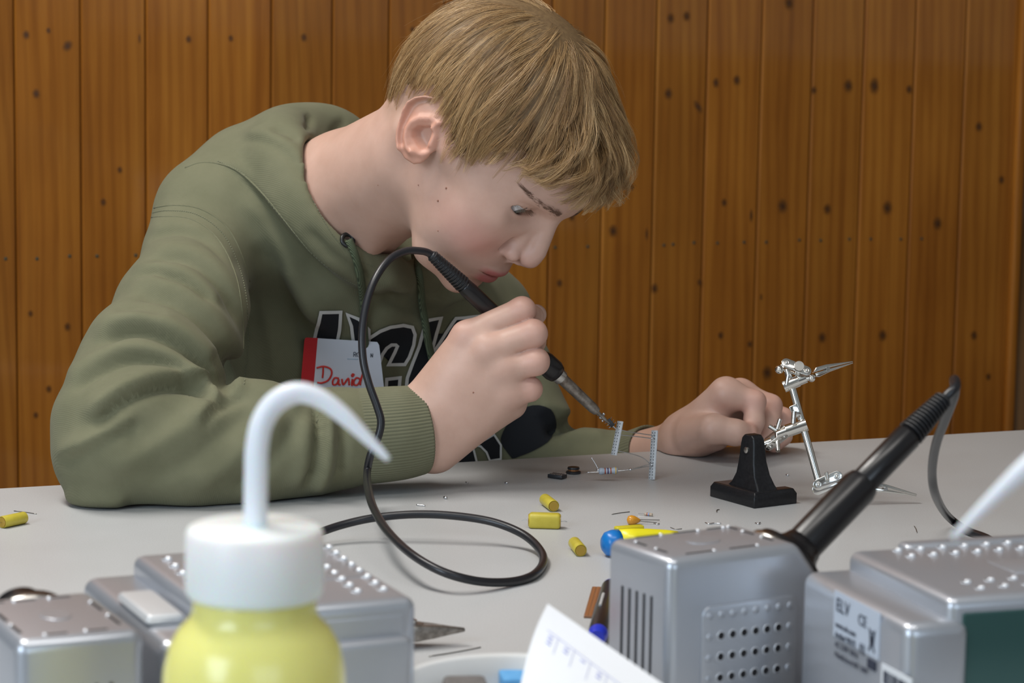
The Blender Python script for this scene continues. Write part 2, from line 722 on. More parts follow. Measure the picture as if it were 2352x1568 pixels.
# corner strip and the wall that turns towards the room at the right
mb = MB()
mb.box((s_edges[-1] - 0.002, -0.004, 0), (s_edges[-1] + 0.012, 0.012, CEIL_Z - FLOOR_Z))
o = mb.build('trim_1', M_PLANK, None, bevel=0.004)
o.matrix_world = wall_mat4(0, 0, FLOOR_Z)
o['kind'] = 'structure'
o['label'] = 'narrow light wooden corner strip beside the pine planks'
wall_right = thing('wall_right', 'dark brown plank wall beyond the corner strip', 'wall')
del wall_right['category']
wall_right['kind'] = 'structure'
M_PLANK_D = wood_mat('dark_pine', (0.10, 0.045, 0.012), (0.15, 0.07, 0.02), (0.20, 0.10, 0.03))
for i in range(9):
    o = obj('plank', plank_mesh(0.16, CEIL_Z - FLOOR_Z), M_PLANK_D, wall_right)
    p = WT * (s_edges[-1] + 0.010) + WN * (base_off + 0.004 + 0.16 * i)
    d = (WN * 0.55 + WT * 0.835)
    p = WT * (s_edges[-1] + 0.012) + WN * (base_off + 0.002) + d * 0.16 * i
    nn = np.array([d[1], -d[0], 0])
    nn = nn if nn @ WT < 0 else -nn
    o.matrix_world = axes_matrix((p[0] - nn[0] * PLANK_T, p[1] - nn[1] * PLANK_T, FLOOR_Z), d, nn, (0, 0, 1))

# floor and ceiling
M_FLOOR = speckled('grey_lino', (0.20, 0.19, 0.17), (0.26, 0.25, 0.23), 40, 0.5)
M_CEIL = speckled('white_plaster', (0.72, 0.71, 0.68), (0.78, 0.77, 0.74), 60, 0.9)


def slab(name, z0, z1, m, label):
    mb = MB()
    q = [WT * s + WN * n_ for s, n_ in ((0.1, base_off - 0.005), (3.6, base_off - 0.005), (3.6, base_off + 5.5), (0.1 - 2.2, base_off + 5.5), (-2.1, base_off - 0.005))]
    mb.prism([(p[0], p[1]) for p in q], z0, z1)
    o = mb.build(name, m)
    o['kind'] = 'structure'
    o['label'] = label
    return o


slab('floor', FLOOR_Z - 0.05, FLOOR_Z, M_FLOOR, 'grey floor under the work table')
slab('ceiling', CEIL_Z, CEIL_Z + 0.05, M_CEIL, 'white plaster ceiling above the wooden wall')



# plastered walls behind and beside the photographer, with windows
M_PLASTER = speckled('cream_plaster', (0.50, 0.48, 0.45), (0.56, 0.54, 0.51), 50, 0.9)
M_FRAME = mat('white_window_frame', (0.7, 0.7, 0.68), 0.5)


def rwall(name, s0, n0, s1, n1, label, openings):
    """wall panel between two (s, n) room points, with window frames on it"""
    a = WT * s0 + WN * n0
    b = WT * s1 + WN * n1
    x = unit3(b - a)
    y = np.array([-x[1], x[0], 0])
    L = np.linalg.norm(b - a)
    M = axes_matrix((a[0], a[1], FLOOR_Z), x, y, (0, 0, 1))
    mb = MB()
    mb.box((0, -0.05, 0), (L, 0.0, CEIL_Z - FLOOR_Z))
    o = mb.build(name, M_PLASTER)
    o.matrix_world = M
    o['kind'] = 'structure'
    o['label'] = label
    return o, M


def unit3(v):
    return v / np.linalg.norm(v)


NF = base_off + 5.35
rwall('wall_front', 1.9, NF, -2.05, NF, 'cream plaster wall with windows behind the photographer', ())
rwall('wall_left', -2.05, NF, -2.05, base_off + 0.0, 'cream plaster wall at the left of the room', ())


rwall('wall_side', 3.3, base_off + 0.9, 1.9, NF, 'cream plaster wall at the right of the room', ())


def wainscot(s0, n0, s1, n1, h, name, label):
    o, M = rwall(name, s0, n0, s1, n1, label, ())
    me = o.data
    for v in me.vertices:
        v.co.y = -0.05 if v.co.y > -0.01 else -0.07
        v.co.z = min(v.co.z, h)
    me.materials.clear()
    me.materials.append(M_PLANK_D)


wainscot(3.29, base_off + 0.9, 1.89, NF - 0.01, 0.26 - FLOOR_Z, 'trim_2', 'dark wooden wainscot along the right plaster wall')
wainscot(1.9, NF - 0.001, -2.05, NF - 0.001, 0.26 - FLOOR_Z, 'trim_3', 'dark wooden wainscot behind the photographer')


def window_frame(idx, light):
    M = bpy.data.objects[light].matrix_world.copy()
    d = bpy.data.objects[light].data
    bpy.context.view_layer.update()
    M = bpy.data.objects[light].matrix_world.copy()
    w, h = d.size / 2, d.size_y / 2
    mb = MB()
    for x0, y0, x1, y1 in ((-w - 0.05, -h - 0.05, w + 0.05, -h), (-w - 0.05, h, w + 0.05, h + 0.05), (-w - 0.05, -h, -w, h), (w, -h, w + 0.05, h), (-0.02, -h, 0.02, h)):
        mb.box((x0, y0, -0.03), (x1, y1, 0.015 if abs(x0 + x1) > 0.01 or y0 != -h else -0.005))
    o = mb.build('window_%d' % idx, M_FRAME)
    o.matrix_world = M
    o['kind'] = 'structure'
    o['label'] = 'white framed window letting in daylight behind the photographer'
    return o


window_frame(1, 'window_light_rear')
window_frame(2, 'window_light_side')

# ---------------------------------------------------------------- work table
M_TABLE = mat('grey_laminate', (0.50, 0.497, 0.485), 0.42)
_v = objco(M_TABLE)
_n = noise(M_TABLE, 900, 2, 0.6, _v)
_n2 = noise(M_TABLE, 6, 3, 0.6, _v)
_r = ramp(M_TABLE, _n.outputs['Fac'], [(0.35, (0.475, 0.482, 0.485)), (0.65, (0.535, 0.542, 0.545))])
lk(M_TABLE, _r.outputs['Color'], bsdf(M_TABLE).inputs['Base Color'])
_rr = ramp(M_TABLE, _n2.outputs['Fac'], [(0.3, (0.38,) * 3), (0.7, (0.5,) * 3)])
lk(M_TABLE, _rr.outputs['Color'], bsdf(M_TABLE).inputs['Roughness'])
bump(M_TABLE, _n.outputs['Fac'], 0.06, 0.0003)
M_TABLE_EDGE = mat('grey_table_edge', (0.42, 0.40, 0.37), 0.5)
M_STEEL_LEG = mat('grey_table_leg', (0.25, 0.25, 0.26), 0.4, 0.3)
E0 = on_z(0, 1120)
TL, TD = 1.95, 1.32
corner = E0 - WT * 0.5
table = thing('table', 'wide grey laminate work table covered with soldering tools', 'table', tuple(corner))
table.matrix_world = axes_matrix(corner, WT, WN, (0, 0, 1))
mb = MB()
mb.box((0, 0, -0.026), (TL, TD, 0))
o = mb.build('tabletop', M_TABLE, table, bevel=0.003)
for x in (0.09, TL - 0.09):
    for y in (0.09, TD - 0.09):
        mb = MB()
        mb.box((x - 0.02, y - 0.02, FLOOR_Z), (x + 0.02, y + 0.02, -0.026))
        mb.build('leg', M_STEEL_LEG, table, bevel=0.004)

# ================================================================ the person
person = thing('person', 'person in an olive green hoodie bent over the table soldering', 'person', tuple(Wp(700, 1000, 2.42)))
bpy.context.view_layer.update()
PINV = Matrix.Translation(person.location).inverted()


def pobj(name, me, mt, parent=None):
    o = obj(name, me, mt, parent or person)
    o.matrix_parent_inverse = PINV if parent is None else Matrix.Identity(4)
    return o


# ---- head frame: canonical centimetres, x forward, y to the person's left, z up
HR_ = np.array([[0.508, 0.513, 0.692], [-0.826, 0.06, 0.561], [0.246, -0.856, 0.454]])
_u, _s, _vt = np.linalg.svd(HR_)
HROT = CM @ (_u @ _vt)
HS = 0.01017
HM = Wp(1099, 302, 2.15)


def h2w(p):
    return HM + (np.asarray(p, float) * HS) @ HROT.T


def w2h(p):
    return ((np.asarray(p, float) - HM) @ HROT) / HS


def hsolve(Y, px, q=(5.0, 0.0)):
    """canonical (x, z) at lateral offset Y that the photo shows at a pixel"""
    q = np.array(q, float)
    px = np.asarray(px, float)
    for _ in range(12):
        b = proj(h2w((q[0], Y, q[1])))[:2]
        J = np.column_stack([(proj(h2w((q[0] + .01, Y, q[1])))[:2] - b) / .01, (proj(h2w((q[0], Y, q[1] + .01)))[:2] - b) / .01])
        q -= np.linalg.solve(J, b - px)
    return q


def hpoly(Y, pts):
    return np.array([hsolve(Y, p) for p in pts])


CRC, CRR = np.array([0.3, 0, 2.4]), np.array([9.8, 7.4, 8.9])
EYE = np.array([7.55, 3.0, 1.2])


def _zp(L):
    return [(900 + x / 6.53, 180 + y / 6.53) for x, y in L]


EAR_Y = -7.7
EAR_OUT = hpoly(EAR_Y, _zp([(480, 238), (640, 268), (760, 355), (835, 480), (850, 620), (790, 760), (690, 900), (640, 1060), (540, 1190), (430, 1290), (330, 1305),
                            (200, 1215), (112, 1060), (88, 910), (108, 760), (150, 610), (195, 440), (255, 330), (360, 258)]))
EAR_HELIX = hpoly(EAR_Y, _zp([(600, 740), (760, 650), (795, 540), (790, 440), (720, 345), (620, 285), (480, 265), (360, 290), (275, 360), (225, 470), (180, 620), (140, 770), (130, 920), (150, 1050)]))
EAR_SCAPHA = hpoly(EAR_Y, _zp([(700, 430), (600, 340), (480, 320), (370, 360), (300, 440), (250, 560), (205, 700), (180, 860), (185, 960)]))
EAR_ANTI = hpoly(EAR_Y, _zp([(680, 640), (560, 600), (430, 600), (320, 660), (250, 770), (240, 900), (270, 1020), (330, 1110)]))
EAR_CONCHA = hpoly(EAR_Y, _zp([(600, 700), (400, 690), (310, 770), (310, 890), (370, 1000), (440, 1080), (530, 1060), (560, 940), (590, 830)]))
EAR_TRAG = hpoly(EAR_Y, _zp([(640, 800), (620, 900), (580, 1000)]))
EAR_ATRAG = hpoly(EAR_Y, _zp([(360, 1090), (450, 1140), (540, 1130)]))
EAR_FRONT = hsolve(EAR_Y, _zp([(800, 650)])[0])
EAR_BACK = hsolve(EAR_Y, _zp([(110, 800)])[0])
EAR_E = (EAR_BACK - EAR_FRONT) / np.linalg.norm(EAR_BACK - EAR_FRONT)


def ear_sdf(p):
    out = np.full(len(p), 3.0)
    m = (np.abs(p[:, 1]) > 5.6) & (np.abs(p[:, 1]) < 10) & (np.abs(p[:, 0]) < 5) & (np.abs(p[:, 2]) < 5.5)
    if m.any():
        out[m] = ear_sdf_(p[m])
    return out


def ear_sdf_(p):
    x, z, y = p[:, 0], p[:, 2], np.abs(p[:, 1])
    d2 = poly2d(x, z, EAR_OUT)
    g = lambda line, w: np.exp(-(line2d(x, z, line)[0] / w) ** 2)
    back = np.clip((x - EAR_FRONT[0]) * EAR_E[0] + (z - EAR_FRONT[1]) * EAR_E[1], -0.5, 4)
    h = 6.75 + 0.42 * np.clip(back, 0, 4) - 0.035 * np.clip(back, 0, 4) ** 2
    con = np.clip(-poly2d(x, z, EAR_CONCHA) / 0.45, 0, 1)
    h = h + 0.40 * g(EAR_HELIX, 0.26) - 0.24 * g(EAR_SCAPHA, 0.28) + 0.34 * g(EAR_ANTI, 0.36) - 0.95 * con * con * (3 - 2 * con)
    h = h + 0.35 * g(EAR_TRAG, 0.3) + 0.25 * g(EAR_ATRAG, 0.28)
    t = 0.24 + 0.04 * g(EAR_HELIX, 0.3) + 0.35 * con
    slab_ = np.abs(y - h + t - 0.16) - t
    return smax(d2 + 0.08, slab_ * 0.75, 0.22)


NECK_A = w2h(Wp(972, 362, 2.170))
NECK_B = w2h(Wp(800, 455, 2.262))
NECK_C = w2h(Wp(720, 560, 2.33))


def face_parts(p):
    """p canonical cm, mirrored so that y >= 0 for paired features"""
    q = p.copy()
    q[:, 1] = np.abs(q[:, 1])
    d = ell(p, CRC, CRR)
    d = smin(d, ell(p, (5.4, 0, 4.2), (4.55, 5.2, 4.2)), 1.5)                  # forehead
    d = smin(d, ell(p, (4.4, 0, -1.8), (5.0, 5.7, 6.6)), 1.6)                  # face mass
    d = smin(d, ell(q, (6.3, 3.6, -3.1), (2.5, 2.4, 3.4)), 2.4)               # cheek
    d = smin(d, cone(q, (7.5, 4.2, -0.5), (2.2, 6.1, 0.2), 0.85, 0.8), 1.2)    # cheekbone
    d = smin(d, cone(q, (2.9, 4.3, -4.0), (6.2, 3.2, -7.2), 1.3, 1.35), 2.2)   # jaw
    d = smin(d, cone(q, (6.2, 3.4, -7.4), (8.3, 0.5, -8.3), 1.35, 1.25), 1.0)
    d = smin(d, ell(p, (5.0, 0, -6.4), (3.9, 3.9, 2.5)), 1.4)                  # under jaw
    d = smin(d, ell(p, (8.35, 0, -8.3), (1.35, 1.5, 1.25)), 0.9)               # chin
    d = smin(d, ell(p, (8.0, 0, -5.2), (2.2, 3.0, 2.4)), 1.8)                 # muzzle
    d = smin(d, cone(q, (9.2, 0.9, 2.75), (7.75, 4.2, 2.9), 0.62, 0.55), 0.9)   # brow
    d = smax(d, -ell(q, (9.75, 3.0, 1.15), (1.25, 1.9, 1.0)), 1.0)             # eye socket
    # nose
    nz = cone(p, (9.35, 0, 1.9), (10.95, 0, -1.2), 0.66, 0.80)
    nz = smin(nz, ell(p, (10.95, 0, -2.05), (0.95, 0.98, 0.88)), 0.5)
    nz = smin(nz, cone(q, (9.2, 0.55, 0.3), (9.9, 1.05, -2.1), 0.5, 0.6), 0.6)
    nz = smin(nz, ell(q, (10.0, 1.28, -2.55), (0.90, 0.60, 0.68)), 0.22)       # wing of the nose
    nz = smin(nz, cone(p, (10.9, 0, -2.7), (10.2, 0, -3.6), 0.42, 0.36), 0.3)
    d = smin(d, nz, 0.42)
    crease = ell(q, (9.25, 1.95, -2.25), (0.55, 0.20, 0.85))
    d = smax(d, -crease, 0.40)
    d = smax(d, -ell(q, (10.75, 0.62, -3.15), (0.52, 0.27, 0.40)), 0.18)       # nostril
    # lips
    yy = p[:, 1] ** 2
    r = p.copy()
    r[:, 0] += 0.105 * yy
    up = ell(r, (9.85, 0, -5.12), (0.86, 2.35, 0.52))
    lo = ell(r, (9.72, 0, -6.20), (0.80, 2.05, 0.56))
    d = smin(d, up, 0.28)
    d = smin(d, lo, 0.30)
    slit = np.sqrt((np.clip(r[:, 0] - 10.6, -1.0, 0.4) - (r[:, 0] - 10.6)) ** 2 * 0 + ((r[:, 2] + 5.68 - 0.035 * yy) * 1.0) ** 2) - 0.07 * np.clip(1 - yy / 4.6, -0.5, 1)
    slit = np.maximum(slit, np.maximum(np.abs(p[:, 1]) - 2.2, 9.75 - r[:, 0] - 0.0))
    d = smax(d, -slit, 0.14)
    d = smax(d, -ell(p, (10.62, 0, -4.05), (0.3, 0.22, 0.6)), 0.3)             # philtrum
    d = smax(d, -ell(r, (10.15, 0, -7.05), (0.42, 1.7, 0.30)), 0.5)            # below the lower lip
    # eyelids
    e = q - EYE
    lid = np.sqrt((e ** 2).sum(-1)) - 1.33
    d = smin(d, lid, 0.42)
    u_ = e[:, 1]
    mid = -0.16 + 0.08 * u_
    half = 0.42 * np.sqrt(np.clip(1 - (u_ / 1.42) ** 2, 0, 1)) - 0.02
    fis = np.abs(e[:, 2] - mid) - half
    fis = np.maximum(fis, 0.25 - e[:, 0])
    fis = np.maximum(fis, np.abs(u_) - 1.42)
    d = smax(d, -fis, 0.10)
    ball = np.sqrt((e ** 2).sum(-1)) - 1.20
    d = np.maximum(d, -ball)
    # lid crease
    ang = e[:, 2] - (0.42 - 0.12 * u_ ** 2)
    cr = np.sqrt(ang ** 2 + (np.sqrt((e ** 2).sum(-1)) - 1.36) ** 2) - 0.05
    cr = np.where((e[:, 0] > 0) & (np.abs(u_) < 1.5), cr, 9)
    d = smax(d, -cr, 0.16)
    return d


def head_sdf(p):
    d = face_parts(p)
    d = smin(d, ear_sdf(p), 0.22)
    nk = cone(p, NECK_A, NECK_B, 5.15, 5.5)
    nk = smin(nk, cone(p, NECK_B, NECK_C, 5.5, 6.2), 1.5)
    q = p.copy()
    q[:, 1] = np.abs(q[:, 1])
    d = smin(d, nk, 2.0)
    # muscle running from behind the ear to the throat
    scm = cone(p, (-1.8, -5.2, -2.6), w2h(Wp(845, 560, 2.22)), 1.2, 1.0)
    d = smin(d, scm, 1.4)
    return d


hv, hf = surface_nets(head_sdf, (-14, -10, -19), (13.5, 10, 13.5), 0.125, B=8, margin=1.7)
hv = relax(hv, hf, 1, 0.4)


def hmask(c, r):
    return np.exp(-(((hv_c - np.asarray(c)) / np.asarray(r)) ** 2).sum(-1))


hv_c = hv.copy()
hv_c[:, 1] = np.abs(hv_c[:, 1])
m_lip = np.clip(1.6 * np.maximum(np.exp(-(((hv_c[:, 2] + 5.22) / 0.36) ** 4) - (hv_c[:, 1] / 1.9) ** 4), np.exp(-(((hv_c[:, 2] + 6.12) / 0.46) ** 4) - (hv_c[:, 1] / 1.7) ** 4)) * (hv_c[:, 0] > 8.9), 0, 1)
m_blush = np.clip(hmask((7.6, 4.2, -3.0), (3.2, 2.6, 1.9)) * 1.0 + 0.35 * hmask((11.3, 0.2, -2.2), (1.2, 1.2, 1.2)), 0, 1)
m_ear = np.clip((hv_c[:, 1] - 6.9) / 0.9, 0, 1) * (hv_c[:, 0] < 3.2) * (hv_c[:, 2] < 3.5) * (hv_c[:, 2] > -4)
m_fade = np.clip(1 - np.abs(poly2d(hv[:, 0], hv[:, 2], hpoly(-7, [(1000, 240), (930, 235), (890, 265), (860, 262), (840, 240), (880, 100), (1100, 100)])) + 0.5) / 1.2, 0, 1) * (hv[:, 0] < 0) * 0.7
HEAD_V, HEAD_F = h2w(hv), hf
HEAD_COL = np.stack([m_lip, m_blush, np.maximum(m_ear, 0), m_fade], 1)


# ---------------------------------------------------------------- hoodie
def pc(L):
    """list of (u, v, depth, radius in pixels) -> points, radii in metres"""
    return [Wp(u, v, d) for u, v, d, r in L], [r * d / FPX for u, v, d, r in L]


def pcs(L, k=3):
    return pc([tuple(q) for q in catmull(L, k)])


SLEEVE_R = pc([(455, 600, 2.245, 122), (415, 720, 2.19, 140), (345, 860, 2.12, 160), (275, 985, 2.075, 148), (262, 1042, 2.068, 128)])
FORE_R = pc([(262, 1042, 2.068, 126), (420, 1032, 2.080, 138), (580, 1026, 2.095, 128), (700, 1018, 2.110, 110), (800, 1004, 2.120, 100), (850, 1000, 2.126, 96)])
YOKE = pc([(458, 585, 2.25, 120), (505, 500, 2.285, 140), (590, 445, 2.32, 152), (690, 440, 2.335, 140)])
HOODROLL = pcs([(905, 632, 2.262, 26), (862, 612, 2.247, 34), (800, 572, 2.228, 44), (735, 500, 2.222, 52), (675, 412, 2.238, 60), (642, 348, 2.270, 62), (660, 318, 2.315, 56), (730, 308, 2.355, 50), (800, 320, 2.372, 44)])
HOODROLL2 = pc([(905, 632, 2.262, 26), (975, 622, 2.30, 30), (1050, 640, 2.34, 36), (1085, 600, 2.40, 44)])
COLLAR = pc([(620, 450, 2.285, 105), (690, 545, 2.275, 95), (765, 625, 2.285, 88), (850, 680, 2.305, 80), (940, 700, 2.34, 80)])
HOODBAG = pc([(650, 345, 2.33, 80), (575, 400, 2.37, 76), (510, 460, 2.39, 80)])
TORSO = pc([(640, 560, 2.345, 190), (730, 760, 2.400, 235), (800, 960, 2.440, 260), (840, 1180, 2.520, 270), (800, 1340, 2.62, 270)])
TORSO2 = pc([(900, 640, 2.400, 120), (960, 800, 2.440, 190), (990, 980, 2.450, 200), (980, 1150, 2.50, 210)])
SLEEVE_L = pc([(1118, 728, 2.500, 96), (1162, 850, 2.470, 98), (1206, 960, 2.440, 88), (1222, 1030, 2.430, 78)])
FORE_L = pc([(1222, 1030, 2.430, 76), (1320, 1080, 2.425, 80), (1400, 1080, 2.413, 80), (1470, 1062, 2.392, 74)])
SHL = pc([(960, 640, 2.43, 120), (1060, 690, 2.48, 108), (1118, 728, 2.50, 98)])


def hoodie_sdf(p):
    d = chain(p, *TORSO, 0.03)
    d = smin(d, chain(p, *TORSO2, 0.03), 0.04)
    d = smin(d, chain(p, *YOKE, 0.02), 0.03)
    d = smin(d, chain(p, *SHL, 0.02), 0.03)
    sr = chain(p, *SLEEVE_R, 0.02)
    sr = smin(sr, chain(p, *FORE_R, 0.02), 0.012)
    d = smin(d, sr, 0.016)
    sl = smin(chain(p, *SLEEVE_L, 0.02), chain(p, *FORE_L, 0.02), 0.012)
    d = smin(d, sl, 0.02)
    d = smin(d, chain(p, *HOODBAG, 0.02), 0.02)
    d = smin(d, chain(p, *COLLAR, 0.02), 0.03)
    hr = smin(chain(p, *HOODROLL, 0.02), chain(p, *HOODROLL2, 0.012), 0.01)
    d = smin(d, hr, 0.014)
    # opening for the neck
    a, b, c = h2w(NECK_A), h2w(NECK_B), h2w(NECK_C)
    nk = cone(p, a, b, 0.0555, 0.0585)
    nk = smin(nk, cone(p, b, b + (c - b) * 0.35, 0.0585, 0.04), 0.012)
    hd = cone(p, h2w((3, 0, -4)), h2w((7, 0, -7)), 0.06, 0.05)
    d = smax(d, -nk, 0.006)
    d = smax(d, -hd, 0.01)
    # the sleeves lie on the table top; the trunk stays behind its edge
    over = (p - E0) @ WN
    d = np.where(over > 0.002, np.maximum(d, 0.0008 - p[:, 2]), d)
    low = np.clip((0.035 - p[:, 2]) / 0.035, 0, 1)
    d = np.where((p[:, 2] < 0.03) & (over <= 0.02), np.maximum(d, over * low + 0.0), d)
    # hem
    d = np.maximum(d, -0.16 - p[:, 2])
    return d




# ---------------------------------------------------------------- hands
def finger_chain(p, pts, rad, k=0.004):
    return chain(p, pts, rad, k)


def px_chain(L):
    return [Wp(u, v, d) for u, v, d, r in L], [r for u, v, d, r in L]


# right hand, back of the hand to the viewer; pixel, depth (m), radius (m)
RD = 2.135
R_WRIST0 = Wp(800, 1000, 2.115)
R_WRIST = Wp(965, 985, RD + 0.004)
R_MCP = [Wp(1072, 772, RD - 0.016), Wp(1122, 800, RD - 0.021), Wp(1158, 846, RD - 0.019), Wp(1172, 898, RD - 0.012)]
R_PIP = [Wp(1199, 712, RD - 0.020), Wp(1224, 766, RD - 0.025), Wp(1230, 830, RD - 0.023), Wp(1217, 893, RD - 0.014)]
R_DIP = [Wp(1222, 728, RD + 0.012), Wp(1226, 784, RD + 0.012), Wp(1214, 842, RD + 0.010), Wp(1190, 898, RD + 0.008)]
R_TIP = [Wp(1186, 742, RD + 0.024), Wp(1180, 800, RD + 0.022), Wp(1168, 848, RD + 0.018), Wp(1156, 900, RD + 0.014)]
R_RAD = [(0.0116, 0.0106, 0.0092, 0.0074), (0.0120, 0.0114, 0.0096, 0.0078), (0.0116, 0.0110, 0.0092, 0.0074), (0.0106, 0.0098, 0.0082, 0.0068)]
R_TH = [Wp(1040, 900, RD + 0.020), Wp(1120, 800, RD + 0.046), Wp(1200, 752, RD + 0.040), Wp(1232, 722, RD + 0.030)]
R_THR = (0.016, 0.0125, 0.0105, 0.0085)


def right_hand(p):
    d = cone(p, R_WRIST0, R_WRIST, 0.031, 0.0275)
    # flattened wrist and palm: several rays from the wrist to the knuckles
    w = [Wp(978, 925, RD), Wp(985, 955, RD - 0.003), Wp(992, 995, RD - 0.001), Wp(998, 1030, RD + 0.004)]
    pr = [0.0195, 0.0195, 0.0195, 0.0190]
    kr = [0.0122, 0.0126, 0.0122, 0.0118]
    for a, r0, b, r1 in zip(w, pr, R_MCP, kr):
        d = smin(d, cone(p, a, b, r0, r1), 0.014)
    # heel of the hand, little finger side
    d = smin(d, cone(p, Wp(1000, 1018, RD + 0.006), Wp(1172, 925, RD + 0.004), 0.0185, 0.0140), 0.012)
    d = smin(d, cone(p, Wp(990, 940, RD + 0.014), Wp(1090, 800, RD + 0.014), 0.016, 0.011), 0.014)
    for m_, b in zip(R_MCP[1:], (0.0112, 0.0112, 0.0106)):
        d = smin(d, sph(p, m_ + (C0 - m_) * 0.0012, b), 0.009)
    f = None
    for i in range(4):
        c = finger_chain(p, [R_MCP[i], R_PIP[i], R_DIP[i], R_TIP[i]], R_RAD[i], 0.0035)
        f = c if f is None else smin(f, c, 0.0008)
    d = smin(d, f, 0.0060)
    th = finger_chain(p, R_TH, R_THR, 0.004)
    d = smin(d, th, 0.006)
    return d


# left hand, thumb side to the viewer, pinching a part at the stand
LD = 2.300
L_W0, L_W1 = Wp(1400, 1075, LD + 0.115), Wp(1548, 1030, LD + 0.055)
L_MCP = [Wp(1668, 905, LD - 0.004), Wp(1700, 905, LD + 0.020), Wp(1716, 925, LD + 0.040), Wp(1716, 955, LD + 0.056)]
L_PIP = [Wp(1733, 922, LD - 0.008), Wp(1770, 932, LD + 0.014), Wp(1798, 962, LD + 0.034), Wp(1790, 992, LD + 0.050)]
L_DIP = [Wp(1732, 968, LD - 0.012), Wp(1768, 985, LD + 0.008), Wp(1796, 1000, LD + 0.026), Wp(1780, 1012, LD + 0.044)]
L_TIP = [Wp(1728, 990, LD - 0.012), Wp(1752, 1012, LD + 0.006), Wp(1778, 1020, LD + 0.024), Wp(1756, 1020, LD + 0.040)]
L_RAD = [(0.0128, 0.0098, 0.0088, 0.0078), (0.0120, 0.0100, 0.0090, 0.0078), (0.0115, 0.0098, 0.0088, 0.0075), (0.0105, 0.0088, 0.0078, 0.0066)]
L_TH = [Wp(1595, 998, LD + 0.006), Wp(1640, 985, LD - 0.026), Wp(1690, 993, LD - 0.028), Wp(1718, 994, LD - 0.024)]
L_THR = (0.0175, 0.0130, 0.0112, 0.0086)


def left_hand(p):
    d = cone(p, L_W0, L_W1, 0.027, 0.0235)
    w = [Wp(1580, 995, LD + 0.030), Wp(1580, 998, LD + 0.040), Wp(1580, 1006, LD + 0.052), Wp(1580, 1015, LD + 0.060)]
    for a, b, r1 in zip(w, L_MCP, (0.0150, 0.0135, 0.0125, 0.0115)):
        d = smin(d, cone(p, a, b, 0.0185, r1), 0.014)
    d = smin(d, cone(p, Wp(1572, 1010, LD + 0.025), Wp(1640, 996, LD + 0.0), 0.0200, 0.0155), 0.014)
    f = None
    for i in range(4):
        c = finger_chain(p, [L_MCP[i], L_PIP[i], L_DIP[i], L_TIP[i]], L_RAD[i], 0.0035)
        f = c if f is None else smin(f, c, 0.0018)
    d = smin(d, f, 0.007)
    d = smin(d, finger_chain(p, L_TH, L_THR, 0.004), 0.006)
    over = (p - E0) @ WN > -0.004                # rests on the table top where it lies over it
    d = np.where(over, np.maximum(d, 0.0006 - p[:, 2]), d)
    return d


def bounds(P, m):
    P = np.array(P)
    return P.min(0) - m, P.max(0) + m


lo, hi = bounds([R_WRIST0, R_WRIST, *R_MCP, *R_PIP, *R_TIP, *R_TH], 0.036)
rv, rf = surface_nets(right_hand, lo, hi, 0.00125, margin=1.7)
rv = relax(rv, rf, 1, 0.4)
lo, hi = bounds([L_W0, L_W1, *L_MCP, *L_PIP, *L_TIP, *L_TH], 0.034)
lv, lf = surface_nets(left_hand, lo, hi, 0.00125, margin=1.7)
lv = relax(lv, lf, 1, 0.4)


def hand_cols(V, knuck, tips):
    b = np.zeros(len(V))
    for k in knuck:
        b = np.maximum(b, 0.55 * np.exp(-(np.linalg.norm(V - k, axis=1) / 0.0135) ** 4))
    for k in tips:
        b = np.maximum(b, 0.5 * np.exp(-(np.linalg.norm(V - k, axis=1) / 0.012) ** 4))
    c = np.zeros((len(V), 4))
    c[:, 1] = b
    return c


# hidden under the clothes: trunk and arms that carry head and hands
SH_R, SH_L = Wp(480, 585, 2.245), Wp(1120, 730, 2.53)
EL_R, EL_L = Wp(262, 1040, 2.075), Wp(1225, 1010, 2.47)
NK = Wp(790, 470, 2.285)
HIP = Wp(760, 1330, 2.66)
CHEST = Wp(800, 760, 2.42)


def trunk(p):
    d = cone(p, NK, CHEST, 0.058, 0.088)
    d = smin(d, cone(p, CHEST, HIP, 0.092, 0.10), 0.06)
    d = smin(d, cone(p, SH_R, CHEST, 0.050, 0.08), 0.05)
    d = smin(d, cone(p, SH_L, CHEST, 0.050, 0.08), 0.05)
    d = smin(d, cone(p, SH_R, EL_R, 0.042, 0.034), 0.02)
    d = smin(d, cone(p, SH_L, EL_L, 0.042, 0.034), 0.02)
    d = smin(d, cone(p, EL_R, R_WRIST0, 0.033, 0.027), 0.02)
    d = smin(d, cone(p, EL_L, L_W0, 0.030, 0.024), 0.02)
    # thighs and shins below the table top
    for sx in (-0.09, 0.09):
        h = HIP + WT * sx
        k = h + np.array([WN[0] * 0.30, WN[1] * 0.30, 0.0]) + np.array([0, 0, -0.02])
        a = np.array([k[0], k[1], FLOOR_Z + 0.06])
        d = smin(d, cone(p, h, k, 0.075, 0.055), 0.03)
        d = smin(d, cone(p, k, a, 0.052, 0.036), 0.02)
        d = smin(d, cone(p, a + np.array([0, 0, -0.02]), a + WN * 0.15 + np.array([0, 0, -0.028]), 0.037, 0.03), 0.02)
    return np.where(p[:, 2] > -0.14, np.maximum(d, hoodie_sdf(p) + 0.009), d)


tv, tf = surface_nets(trunk, (-0.50, 1.95, -0.76), (0.30, 2.95, 0.28), 0.009, margin=1.8)
BV = np.vstack([HEAD_V, rv, lv, tv])
BF = np.vstack([HEAD_F, rf + len(HEAD_V), lf + len(HEAD_V) + len(rv), tf + len(HEAD_V) + len(rv) + len(lv)])
BC = np.vstack([HEAD_COL, hand_cols(rv, R_MCP + R_PIP, R_TIP), hand_cols(lv, L_MCP + L_PIP, L_TIP + [L_TH[-1]]), np.zeros((len(tv), 4))])

